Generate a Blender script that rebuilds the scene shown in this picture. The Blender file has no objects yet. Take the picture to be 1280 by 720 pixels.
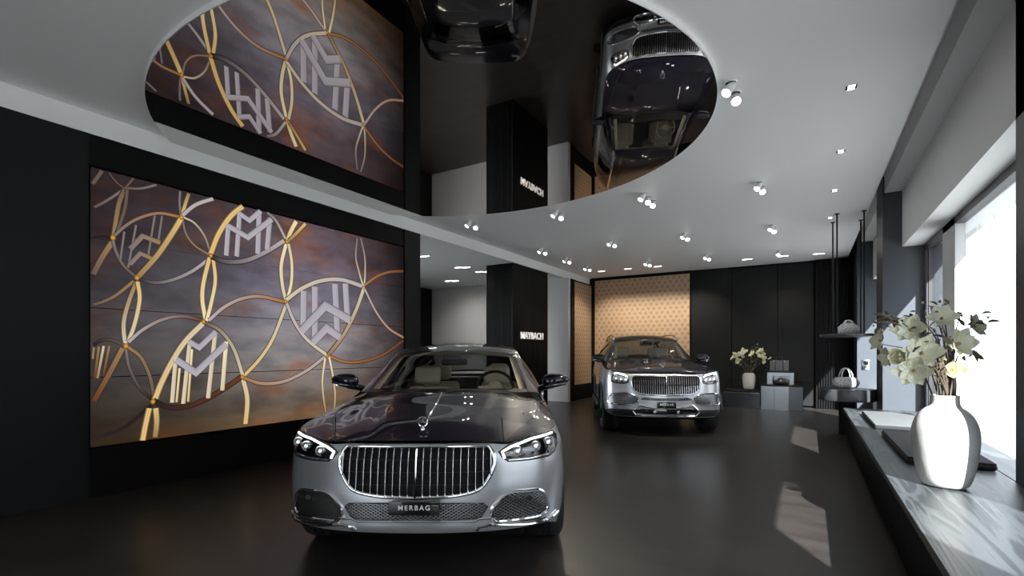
import bpy, bmesh, math, random
from mathutils import Vector, Matrix, geometry
from mathutils.bvhtree import BVHTree
random.seed(7)
PI = math.pi
COL = bpy.context.scene.collection
SC = bpy.context.scene
# ---------------------------------------------------------------- camera constants (measured from the photograph)
F, CX, HY, EYE = 612.0, 640.0, 440.0, 1.4
YAW = math.atan(370 / 612.0)
SA, CA = math.sin(YAW), math.cos(YAW)

def ray(px, py):
    u = (px - CX) / F
    return Vector((-SA + u * CA, CA + u * SA, (HY - py) / F))
def on_x(px, py, x):                      # point of the plane X = x seen at a pixel
    r = ray(px, py); t = x / r.x
    return Vector((x, r.y * t, EYE + r.z * t))
def on_z(px, py, z):
    r = ray(px, py); t = (z - EYE) / r.z
    return Vector((r.x * t, r.y * t, z))
def at_d(px, py, d):
    r = ray(px, py)
    return Vector((r.x * d, r.y * d, EYE + r.z * d))

# ---------------------------------------------------------------- mesh builder
class MB:
    def __init__(s): s.v = []; s.f = []; s.m = []; s.sm = []
    def add(s, vs, fs, mi=0, smooth=False):
        o = len(s.v); s.v += [tuple(p) for p in vs]
        for f in fs: s.f.append(tuple(i + o for i in f)); s.m.append(mi); s.sm.append(smooth)
        return s
    def box(s, a, b, mi=0):
        (x0, y0, z0), (x1, y1, z1) = a, b
        return s.add([(x0,y0,z0),(x1,y0,z0),(x1,y1,z0),(x0,y1,z0),(x0,y0,z1),(x1,y0,z1),(x1,y1,z1),(x0,y1,z1)],
              [(0,3,2,1),(4,5,6,7),(0,1,5,4),(1,2,6,5),(2,3,7,6),(3,0,4,7)], mi)
    def rbox(s, a, b, r=.01, n=3, mi=0, M=None):      # rounded box
        bm = bmesh.new(); bmesh.ops.create_cube(bm, size=1)
        c = [(a[i] + b[i]) / 2 for i in range(3)]; d = [abs(b[i] - a[i]) for i in range(3)]
        for v in bm.verts: v.co = Vector([v.co[i] * d[i] for i in range(3)])
        bmesh.ops.bevel(bm, geom=bm.edges[:], offset=min(r, min(d) * .49), segments=n, affect='EDGES', profile=.5)
        T = Matrix.Translation(c) if M is None else M @ Matrix.Translation(c)
        bm.verts.index_update()
        s.add([T @ v.co for v in bm.verts], [[v.index for v in f.verts] for f in bm.faces], mi, True); bm.free(); return s
    def tube(s, pts, r, seg=8, mi=0, closed=False, cap=True, flat=None):
        pts = [Vector(p) for p in pts]; n = len(pts)
        rr = r if isinstance(r, (list, tuple)) else [r] * n
        vs = []; N = None
        for i in range(n):
            if closed: t = pts[(i + 1) % n] - pts[i - 1]
            else: t = pts[min(i + 1, n - 1)] - pts[max(i - 1, 0)]
            if t.length < 1e-9: t = Vector((0, 0, 1))
            t.normalize()
            if N is None:
                N = t.orthogonal().normalized()
                if flat is not None: N = (Vector(flat) - t * t.dot(Vector(flat))).normalized()
            else:
                q = flat if flat is not None else N
                N2 = Vector(q) - t * t.dot(Vector(q))
                N = N2.normalized() if N2.length > 1e-6 else t.orthogonal().normalized()
            B = t.cross(N)
            for k in range(seg):
                a = 2 * PI * k / seg
                vs.append(pts[i] + (N * math.cos(a) + B * math.sin(a)) * rr[i])
        fs = []
        m = n if closed else n - 1
        for i in range(m):
            j = (i + 1) % n
            for k in range(seg):
                l = (k + 1) % seg
                fs.append((i*seg+k, i*seg+l, j*seg+l, j*seg+k))
        if cap and not closed:
            fs.append(tuple(range(seg))[::-1]); fs.append(tuple((n-1)*seg + k for k in range(seg)))
        return s.add(vs, fs, mi, True)
    def lathe(s, prof, seg=32, mi=0, M=None, cap=True):
        vs = []
        for (r, z) in prof:
            for k in range(seg):
                a = 2 * PI * k / seg; vs.append(Vector((r * math.cos(a), r * math.sin(a), z)))
        fs = []
        for i in range(len(prof) - 1):
            for k in range(seg):
                l = (k + 1) % seg; fs.append((i*seg+k, i*seg+l, (i+1)*seg+l, (i+1)*seg+k))
        if cap:
            if prof[0][0] > 1e-5: fs.append(tuple(range(seg))[::-1])
            if prof[-1][0] > 1e-5: fs.append(tuple((len(prof)-1)*seg + k for k in range(seg)))
        if M: vs = [M @ v for v in vs]
        return s.add(vs, fs, mi, True)
    def grid(s, rows, mi=0, smooth=True, closed=False):
        nr = len(rows); nc = len(rows[0]); vs = [p for r in rows for p in r]; fs = []
        for i in range(nr - 1):
            for j in range(nc if closed else nc - 1):
                k = (j + 1) % nc
                fs.append((i*nc+j, i*nc+k, (i+1)*nc+k, (i+1)*nc+j))
        return s.add(vs, fs, mi, smooth)
    def prism(s, poly, z0, z1, mi=0, M=None, smooth=False):
        n = len(poly); vs = [Vector((x, y, z0)) for x, y in poly] + [Vector((x, y, z1)) for x, y in poly]
        if M: vs = [M @ v for v in vs]
        return s.add(vs, [tuple(range(n))[::-1], tuple(range(n, 2*n))] + [(i, (i+1) % n, n + (i+1) % n, n + i) for i in range(n)], mi, smooth)
    def mesh(s, name):
        me = bpy.data.meshes.new(name); me.from_pydata(s.v, [], s.f)
        me.polygons.foreach_set('use_smooth', s.sm); me.polygons.foreach_set('material_index', s.m)
        me.update(); return me

def fixn(me, sharp=None):
    bm = bmesh.new(); bm.from_mesh(me)
    bmesh.ops.remove_doubles(bm, verts=bm.verts, dist=1e-5)
    bmesh.ops.recalc_face_normals(bm, faces=bm.faces); bm.to_mesh(me); bm.free()
    if sharp is not None: me.set_sharp_from_angle(angle=math.radians(sharp))

def obj(name, mb, mats, parent=None, loc=None, sharp=40, fix=True):
    me = mb.mesh(name) if isinstance(mb, MB) else mb
    if fix: fixn(me, sharp)
    o = bpy.data.objects.new(name, me); COL.objects.link(o)
    for m in (mats if isinstance(mats, (list, tuple)) else [mats]):
        if len(me.materials) < 8: me.materials.append(m)
    if parent: o.parent = parent
    if loc is not None: o.location = loc
    return o
def tag(o, label, cat, group=None, kind=None):
    o['label'] = label; o['category'] = cat
    if group: o['group'] = group
    if kind: o['kind'] = kind
    return o
def thing(name, label, cat, loc=(0,0,0), rotz=0, group=None):
    o = bpy.data.objects.new(name, None); COL.objects.link(o); o.empty_display_size = .1
    o.location = loc; o.rotation_euler = (0, 0, rotz)
    return tag(o, label, cat, group)
def struct(name, mb, mats, label=None, **k):
    o = obj(name, mb, mats, **k); o['kind'] = 'structure'
    if label: o['label'] = label
    return o
def dup(root, loc, rotz=None, label=None):
    r = root.copy(); COL.objects.link(r); r.location = loc
    if rotz is not None: r.rotation_euler = (0, 0, rotz)
    if label: r['label'] = label
    for ch in list(root.children):
        c = ch.copy(); COL.objects.link(c); c.parent = r
        for g in list(ch.children):
            d = g.copy(); COL.objects.link(d); d.parent = c
    return r

def lerp(tab, x):
    if x <= tab[0][0]: return tab[0][1]
    for (a, b), (c, d) in zip(tab, tab[1:]):
        if x <= c: return b + (d - b) * (x - a) / (c - a)
    return tab[-1][1]
def smooth(tab):                          # monotone cubic (Fritsch-Carlson) through a table
    xs = [p[0] for p in tab]; ys = [p[1] for p in tab]; n = len(xs)
    d = [(ys[i+1]-ys[i])/(xs[i+1]-xs[i]) for i in range(n-1)]
    m = [d[0]] + [0 if d[i-1]*d[i] <= 0 else 2*d[i-1]*d[i]/(d[i-1]+d[i]) for i in range(1, n-1)] + [d[-1]]
    def f(x):
        if x <= xs[0]: return ys[0] + 0*m[0]
        if x >= xs[-1]: return ys[-1]
        for i in range(n-1):
            if x <= xs[i+1]:
                h = xs[i+1]-xs[i]; t = (x-xs[i])/h
                return (2*t**3-3*t*t+1)*ys[i] + (t**3-2*t*t+t)*h*m[i] + (-2*t**3+3*t*t)*ys[i+1] + (t**3-t*t)*h*m[i+1]
    return f
def catmull(P, n=12, closed=False):
    P = [Vector(p) for p in P]; out = []; N = len(P)
    for i in range(N if closed else N - 1):
        if closed: p0, p1, p2, p3 = P[i-1], P[i], P[(i+1) % N], P[(i+2) % N]
        else:
            p1, p2 = P[i], P[i+1]; p0 = P[i-1] if i else p1 * 2 - p2; p3 = P[i+2] if i + 2 < N else p2 * 2 - p1
        for k in range(n):
            t = k / n
            out.append(.5 * ((2*p1) + (p2-p0)*t + (2*p0-5*p1+4*p2-p3)*t*t + (3*p1-p0-3*p2+p3)*t**3))
    if not closed: out.append(P[-1].copy())
    return out
def resample(P, n):
    L = [0]
    for a, b in zip(P, P[1:]): L.append(L[-1] + (b - a).length)
    out = []; j = 0
    for i in range(n):
        t = L[-1] * i / (n - 1)
        while j < len(L) - 2 and L[j+1] < t: j += 1
        h = L[j+1] - L[j]; q = 0 if h < 1e-12 else (t - L[j]) / h
        out.append(P[j].lerp(P[j+1], min(1, max(0, q))))
    return out
def inside(p, poly):
    x, y = p; c = False; n = len(poly)
    for i in range(n):
        x1, y1 = poly[i][0], poly[i][1]; x2, y2 = poly[i-1][0], poly[i-1][1]
        if (y1 > y) != (y2 > y) and x < (x2-x1)*(y-y1)/(y2-y1)+x1: c = not c
    return c

# ---------------------------------------------------------------- materials
def new_mat(name):
    m = bpy.data.materials.new(name); m.use_nodes = True
    nt = m.node_tree; b = nt.nodes['Principled BSDF']; return m, nt, b
def mat(name, col, rough=.5, metal=0, coat=0, bump=None, spec=None, emit=None, es=0, vary=None, trans=0, sheen=0, coat_rough=.03):
    m, nt, b = new_mat(name); I = b.inputs
    I['Base Color'].default_value = (*col, 1); I['Roughness'].default_value = rough; I['Metallic'].default_value = metal
    I['Coat Weight'].default_value = coat; I['Coat Roughness'].default_value = coat_rough
    if spec is not None: I['Specular IOR Level'].default_value = spec
    if trans: I['Transmission Weight'].default_value = trans
    if sheen: I['Sheen Weight'].default_value = sheen
    if emit: I['Emission Color'].default_value = (*emit, 1); I['Emission Strength'].default_value = es
    if bump or vary:
        tc = nt.nodes.new('ShaderNodeTexCoord')
    if bump:
        sc, st = bump[0], bump[1]; n = nt.nodes.new('ShaderNodeTexNoise'); n.inputs['Scale'].default_value = sc; n.inputs['Detail'].default_value = 4
        nt.links.new(tc.outputs['Object'], n.inputs['Vector'])
        bp = nt.nodes.new('ShaderNodeBump'); bp.inputs['Strength'].default_value = st; bp.inputs['Distance'].default_value = .01
        nt.links.new(n.outputs['Fac'], bp.inputs['Height']); nt.links.new(bp.outputs['Normal'], b.inputs['Normal'])
    if vary:
        n = nt.nodes.new('ShaderNodeTexNoise'); n.inputs['Scale'].default_value = vary[0]; n.inputs['Detail'].default_value = 5
        nt.links.new(tc.outputs['Object'], n.inputs['Vector'])
        mx = nt.nodes.new('ShaderNodeMix'); mx.data_type = 'RGBA'
        mx.inputs[6].default_value = (*col, 1); mx.inputs[7].default_value = (*vary[1], 1)
        mr = nt.nodes.new('ShaderNodeMapRange'); mr.inputs[1].default_value = .35; mr.inputs[2].default_value = .65
        nt.links.new(n.outputs['Fac'], mr.inputs[0]); nt.links.new(mr.outputs[0], mx.inputs[0]); nt.links.new(mx.outputs[2], b.inputs['Base Color'])
    return m
def glass(name, tint=(.9,.93,.92), op=.0, ior=1.5, rough=0.0):
    m = bpy.data.materials.new(name); m.use_nodes = True; nt = m.node_tree; nt.nodes.clear()
    o = nt.nodes.new('ShaderNodeOutputMaterial'); t = nt.nodes.new('ShaderNodeBsdfTransparent'); g = nt.nodes.new('ShaderNodeBsdfGlossy')
    g.inputs['Roughness'].default_value = rough; t.inputs['Color'].default_value = (*tint, 1)
    lw = nt.nodes.new('ShaderNodeLayerWeight'); lw.inputs['Blend'].default_value = .5
    pw = nt.nodes.new('ShaderNodeMath'); pw.operation = 'POWER'; pw.inputs[1].default_value = 5; nt.links.new(lw.outputs['Facing'], pw.inputs[0])
    f0 = ((ior-1)/(ior+1))**2
    fr = nt.nodes.new('ShaderNodeMath'); fr.operation = 'MULTIPLY_ADD'; fr.inputs[1].default_value = 1-f0; fr.inputs[2].default_value = f0; nt.links.new(pw.outputs[0], fr.inputs[0])
    mx = nt.nodes.new('ShaderNodeMixShader'); nt.links.new(fr.outputs[0], mx.inputs[0]); nt.links.new(t.outputs[0], mx.inputs[1]); nt.links.new(g.outputs[0], mx.inputs[2])
    nt.links.new(mx.outputs[0], o.inputs[0]); return m
def srgb(r, g, b):
    return tuple((c/255/12.92 if c/255 <= .04045 else ((c/255+.055)/1.055)**2.4) for c in (r, g, b))

M = {}
M['white'] = mat('white_paint', (.88,.875,.865), .6, bump=(180, .04))
M['soffit'] = mat('white_plaster', (.86,.86,.84), .8, bump=(60, .12))
M['grey_wall'] = mat('pale_grey_paint', (.62,.61,.60), .7)
M['black'] = mat('black_lacquer', (.004,.004,.004), .6, spec=.15)
M['panel'] = mat('charcoal_panel', (.008,.0085,.009), .55, spec=.22, bump=(25, .03))
M['flute'] = mat('black_flutes', (.005,.005,.0055), .55, spec=.2)
M['chrome'] = mat('chrome', (.82,.82,.83), .06, 1)
M['chrome_soft'] = mat('satin_chrome', (.55,.55,.56), .22, 1)
M['silver'] = mat('silver_paint', (.60,.61,.63), .28, .75, 1)
M['blue'] = mat('midnight_blue_paint', (.0035,.003,.012), .35, .1, 1, coat_rough=.012, spec=.08)
M['blackgloss'] = mat('gloss_black', (.006,.006,.007), .08, 0, .6)
M['rubber'] = mat('tyre_rubber', (.012,.012,.012), .75, bump=(90, .2))
M['darkplastic'] = mat('dark_plastic', (.012,.012,.013), .55)
M['cream'] = mat('cream_leather', (.70,.61,.45), .5, bump=(120, .08), vary=(14, (.64,.55,.40)))
M['dash'] = mat('dark_dashboard', (.018,.013,.011), .4)
M['wood'] = mat('dash_veneer', (.05,.022,.012), .15, 0, 1)
M['lampwhite'] = mat('lamp_white', (.85,.85,.85), .4)
M['lamp_on'] = mat('lamp_glow', (1,1,1), .4, emit=(1,.93,.82), es=30)
M['led_on'] = mat('daylight_strip', (1,1,1), .4, emit=(1,1,1), es=2.2)
M['glass'] = glass('car_glass', (.92,.92,.89))
M['proj_on'] = mat('projector_glow', (1,1,1), .3, emit=(1,1,1), es=.7)
M['lens'] = glass('lens_glass', (.95,.95,.95), ior=1.35)
M['pane'] = glass('window_pane', (.95,.97,.98), ior=1.3)
M['pier'] = mat('blue_black_pier', (.052,.059,.068), .4)
M['darkframe'] = mat('window_frame', (.03,.03,.032), .4)
# ================================================================ ROOM
H, H2, XW, YB = 3.69, 3.48, -5.85, 14.4
ZM = 3.645
def floor_mat():
    m, nt, b = new_mat('polished_dark_floor'); L = nt.links.new
    tc = nt.nodes.new('ShaderNodeTexCoord')
    n1 = nt.nodes.new('ShaderNodeTexNoise'); n1.inputs['Scale'].default_value = 1.3; n1.inputs['Detail'].default_value = 6
    mp = nt.nodes.new('ShaderNodeMapping'); mp.inputs['Scale'].default_value = (1, 4.5, 1); L(tc.outputs['Object'], mp.inputs['Vector']); L(mp.outputs[0], n1.inputs['Vector'])
    n2 = nt.nodes.new('ShaderNodeTexNoise'); n2.inputs['Scale'].default_value = 90; n2.inputs['Detail'].default_value = 3; L(tc.outputs['Object'], n2.inputs['Vector'])
    r = nt.nodes.new('ShaderNodeValToRGB'); r.color_ramp.elements[0].position = .3; r.color_ramp.elements[0].color = (.019,.0155,.0135,1)
    r.color_ramp.elements[1].position = .7; r.color_ramp.elements[1].color = (.040,.0335,.0295,1); L(n1.outputs['Fac'], r.inputs[0])
    mx = nt.nodes.new('ShaderNodeMix'); mx.data_type = 'RGBA'; mx.blend_type = 'MULTIPLY'; mx.inputs[0].default_value = 1
    r2 = nt.nodes.new('ShaderNodeValToRGB'); r2.color_ramp.elements[0].position = .35; r2.color_ramp.elements[0].color = (.62,.62,.62,1)
    r2.color_ramp.elements[1].position = .62; r2.color_ramp.elements[1].color = (1.25,1.25,1.25,1); L(n2.outputs['Fac'], r2.inputs[0])
    L(r.outputs[0], mx.inputs[6]); L(r2.outputs[0], mx.inputs[7]); L(mx.outputs[2], b.inputs['Base Color'])
    mr = nt.nodes.new('ShaderNodeMapRange'); mr.inputs[3].default_value = .28; mr.inputs[4].default_value = .35; L(n1.outputs['Fac'], mr.inputs[0]); L(mr.outputs[0], b.inputs['Roughness'])
    b.inputs['Specular IOR Level'].default_value = .45
    return m
M['floor'] = floor_mat()
X0, Y0 = -10.7, -5.0
struct('floor', MB().box((X0-.2, Y0-.2, -.1), (2.05, YB+.2, 0)), M['floor'])
# ceiling slab of the main hall, lower ceiling over the lounge
struct('ceiling', MB().box((XW, Y0-.2, H), (.83, YB+.2, H+.5)), M['white'], 'white ceiling of the showroom')
struct('ceiling_lounge', MB().box((X0-.2, Y0-.2, H2), (XW, YB+.2, H+.5)), M['soffit'], 'lower white ceiling beyond the video wall')
# cove and header above the windows
m = MB(); m.box((.83, Y0, 4.14), (2.05, YB+.2, 4.3))                 # top of the curtain slot
struct('ceiling_slot', m, M['white'])
m = MB(); m.box((1.02, Y0, 3.88), (1.24, YB, 4.14)); struct('trim_1', m, M['white'], 'white band above the window header')
m = MB(); m.box((1.24, Y0, 3.02), (1.95, YB, 4.14)); struct('wall_header', m, M['white'], 'white header over the windows')
# piers between the windows
PIERS = [(-5.0,-4.2),(-.9,.5),(3.5,4.74),(9.55,10.35),(13.5,14.6)]
for i, (a, b) in enumerate(PIERS):
    x = 1.0 if i == 3 else (1.24 if i < 4 else .95)
    struct('pillar_%d' % (i+1), MB().box((x, a, 0), (1.95, b, 4.14)), M['pier'] if 'pier' in M else M['panel'])
for i, ((a, b), (c, d)) in enumerate(zip(PIERS, PIERS[1:])):
    y0, y1 = b, c
    w = thing('window_%d' % (i+1), 'tall dark framed shop window between black piers', 'window'); w['kind'] = 'structure'
    fr = MB()
    for (p, q) in (((1.5,y0,0),(1.6,y0+.06,3.02)), ((1.5,y1-.06,0),(1.6,y1,3.02)), ((1.5,y0,2.93),(1.6,y1,3.02)), ((1.5,y0,0),(1.6,y1,.12))): fr.box(p, q)
    if i == 2: obj('sun_block_panel', MB().rbox((1.50, 7.74, .0), (1.60, 8.36, 3.02), .004, 1), M['grey_wall'], w)  # added opaque panel, keeps the sun off the round table and its bag
    fr.box((1.52, y1-.22, 0), (1.58, y1-.17, 3.0))
    obj('frame', fr, M['darkframe'] if 'darkframe' in M else M['panel'], w)
    obj('pane', MB().box((1.545, y0+.05, .1), (1.555, y1-.05, 2.95)), M['pane'], w)
# side, back, front walls
m = MB(); m.box((X0-.2, 9.0, 0), (X0, YB, H2)).box((X0-.2, Y0, 0), (X0, -1.0, H2)).box((X0-.2, -1.0, 3.1), (X0, 9.0, H2)).box((X0-.2, 3.7, 0), (X0, 4.3, 3.1)); struct('wall_left', m, M['black'], 'dark far wall of the lounge')
for i, (a, b) in enumerate(((-1.0,3.7),(4.3,9.0))):  # unseen windows, added to bring daylight onto the lounge and its ceiling
    w = thing('window_%d' % (9+i), 'added unseen window behind the video wall that brightens the lounge', 'window'); w['kind'] = 'structure'
    fr = MB()
    for p, q in (((X0-.12,a,0),(X0-.04,a+.06,3.1)), ((X0-.12,b-.06,0),(X0-.04,b,3.1)), ((X0-.12,a,3.02),(X0-.04,b,3.1)), ((X0-.12,a,0),(X0-.04,b,.1))): fr.box(p, q)
    obj('frame', fr, M['darkframe'], w); obj('pane', MB().box((X0-.085,a+.05,.08),(X0-.075,b-.05,3.04)), M['pane'], w)
m = MB(); m.box((X0, 12.55, 0), (-5.75, 12.75, H2)); struct('wall_lounge', m, M['grey_wall'], 'white back wall of the lounge')
m = MB(); m.box((-5.85, YB, 0), (2.0, YB+.2, 4.3)); struct('wall_back', m, M['black'])
m = MB(); m.box((X0, Y0-.2, 0), (-2.7, Y0, 4.3)); m.box((-.5, Y0-.2, 0), (2.0, Y0, 4.3)); m.box((-2.7, Y0-.2, 3.1), (-.5, Y0, 4.3))
struct('wall_front', m, M['grey_wall'])
for i, (a, b) in enumerate(((-2.7,-.5),)):  # unseen window behind the camera, added to light car fronts and ceiling
    w = thing('window_%d' % (7+i), 'added unseen window in the front wall that brightens cars and ceiling', 'window'); w['kind'] = 'structure'
    fr = MB()
    for p, q in (((a,Y0-.12,0),(a+.06,Y0-.04,3.1)), ((b-.06,Y0-.12,0),(b,Y0-.04,3.1)), ((a,Y0-.12,3.02),(b,Y0-.04,3.1)), ((a,Y0-.12,0),(b,Y0-.04,.1))): fr.box(p, q)
    obj('frame', fr, M['darkframe'], w); obj('pane', MB().box((a+.05,Y0-.085,.08),(b-.05,Y0-.075,3.04)), M['pane'], w)
# beam face under ceiling edge (white fascia)
struct('trim_2', MB().box((XW-.02, Y0, H2), (XW+.004, YB, H+.01)), M['soffit'], 'white fascia where the two ceilings meet')

# ---- video wall ----------------------------------------------------------------
struct('wall_video', MB().box((-6.35, 1.90, 0), (-5.905, 6.16, H2)).box((-5.905, 1.90, 0), (-5.87, 6.16, .46)).box((-5.905, 1.90, 3.19), (-5.87, 6.16, H2)), M['black'], 'black wall that carries the video screens')
struct('wall_side', MB().box((-6.35, Y0, 0), (XW, 1.90, H2)), M['panel'], 'dark panelled wall beside the screens')
struct('pillar_video', MB().box((-6.35, 6.165, 0), (XW, 6.55, H2)), M['panel'], 'dark end post of the video wall')
struct('baseboard_left', MB().box((-5.87, 1.9, 0), (-5.862, 6.16, .46)), M['black'])

def picture_mat():
    m = bpy.data.materials.new('screen_sunset'); m.use_nodes = True; nt = m.node_tree; nt.nodes.clear(); L = nt.links.new; N = nt.nodes.new
    out = N('ShaderNodeOutputMaterial'); em = N('ShaderNodeEmission'); gl = N('ShaderNodeBsdfGlossy'); gl.inputs['Roughness'].default_value = .25
    gl.inputs['Color'].default_value = (.006,.006,.006,1)
    ad = N('ShaderNodeAddShader'); L(em.outputs[0], ad.inputs[0]); L(gl.outputs[0], ad.inputs[1]); L(ad.outputs[0], out.inputs[0])
    tc = N('ShaderNodeTexCoord'); sp = N('ShaderNodeSeparateXYZ'); L(tc.outputs['Object'], sp.inputs[0])
    def mrange(src, a, b):
        r = N('ShaderNodeMapRange'); r.inputs[1].default_value = a; r.inputs[2].default_value = b; L(src, r.inputs[0]); return r.outputs[0]
    def ramp(src, els):
        r = N('ShaderNodeValToRGB'); e = r.color_ramp.elements
        e[0].position, e[0].color = els[0][0], (*els[0][1], 1); e[1].position, e[1].color = els[-1][0], (*els[-1][1], 1)
        for p, c in els[1:-1]: k = e.new(p); k.color = (*c, 1)
        L(src, r.inputs[0]); return r.outputs[0]
    def mix(f, a, b, mode='MIX'):
        x = N('ShaderNodeMix'); x.data_type = 'RGBA'; x.blend_type = mode
        (L(f, x.inputs[0]) if not isinstance(f, float) else setattr(x.inputs[0], 'default_value', f)); L(a, x.inputs[6])
        (L(b, x.inputs[7]) if not isinstance(b, tuple) else setattr(x.inputs[7], 'default_value', (*b, 1))); return x.outputs[2]
    # the sky over the height of the picture
    z = mrange(sp.outputs['Z'], .47, 3.18)
    base = ramp(z, [(0, srgb(104,82,58)), (.12, srgb(104,94,84)), (.3, srgb(128,124,123)), (.5, srgb(134,131,138)), (.68, srgb(110,105,116)), (.85, srgb(96,83,90)), (1, srgb(82,69,74))])
    y = mrange(sp.outputs['Y'], 1.9, 6.16)
    side = ramp(y, [(0, (.20,.19,.18)), (.22, (.40,.39,.38)), (.45, (.95,.95,.95)), (.66, (1.05,1.05,1.06)), (.80, (.58,.54,.53)), (.92, (.20,.18,.17)), (1, (.07,.06,.06))])
    col = base
    mp = N('ShaderNodeMapping'); mp.inputs['Scale'].default_value = (1, .9, 2.4); L(tc.outputs['Object'], mp.inputs[0])
    n = N('ShaderNodeTexNoise'); n.inputs['Scale'].default_value = 1.5; n.inputs['Detail'].default_value = 5; n.inputs['Roughness'].default_value = .55; L(mp.outputs[0], n.inputs['Vector'])
    cl = ramp(n.outputs['Fac'], [(.52, (0,0,0)), (.70, (1,1,1))])
    col = mix(mix(1.0, cl, (.55,.55,.55), 'MULTIPLY'), col, srgb(140,84,46))
    n2 = N('ShaderNodeTexNoise'); n2.inputs['Scale'].default_value = 2.3; n2.inputs['Detail'].default_value = 4
    mp2 = N('ShaderNodeMapping'); mp2.inputs['Location'].default_value = (3, 5, 1); mp2.inputs['Scale'].default_value = (1, .8, 2); L(tc.outputs['Object'], mp2.inputs[0]); L(mp2.outputs[0], n2.inputs['Vector'])
    dk = ramp(n2.outputs['Fac'], [(.35, (.66,.65,.68)), (.62, (1.08,1.07,1.08))])
    col = mix(1.0, col, dk, 'MULTIPLY')
    col = mix(1.0, col, side, 'MULTIPLY')
    L(col, em.inputs['Color']); em.inputs['Strength'].default_value = 1.2
    return m
M['screen'] = picture_mat()
vw = thing('video_wall', 'large lit video wall showing golden rings and emblems against a sunset', 'screen', (0,0,0))
ys = [1.925, 2.973, 4.018, 5.062, 6.14]; zs = [.485, 1.155, 1.825, 2.497, 3.17]
PX = -5.852
for i in range(4):
    for j in range(4):
        obj('display_panel', MB().box((-5.90, ys[i]+.005, zs[j]+.005), (PX-.002, ys[i+1]-.005, zs[j+1]-.005)), M['screen'], vw)
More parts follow.
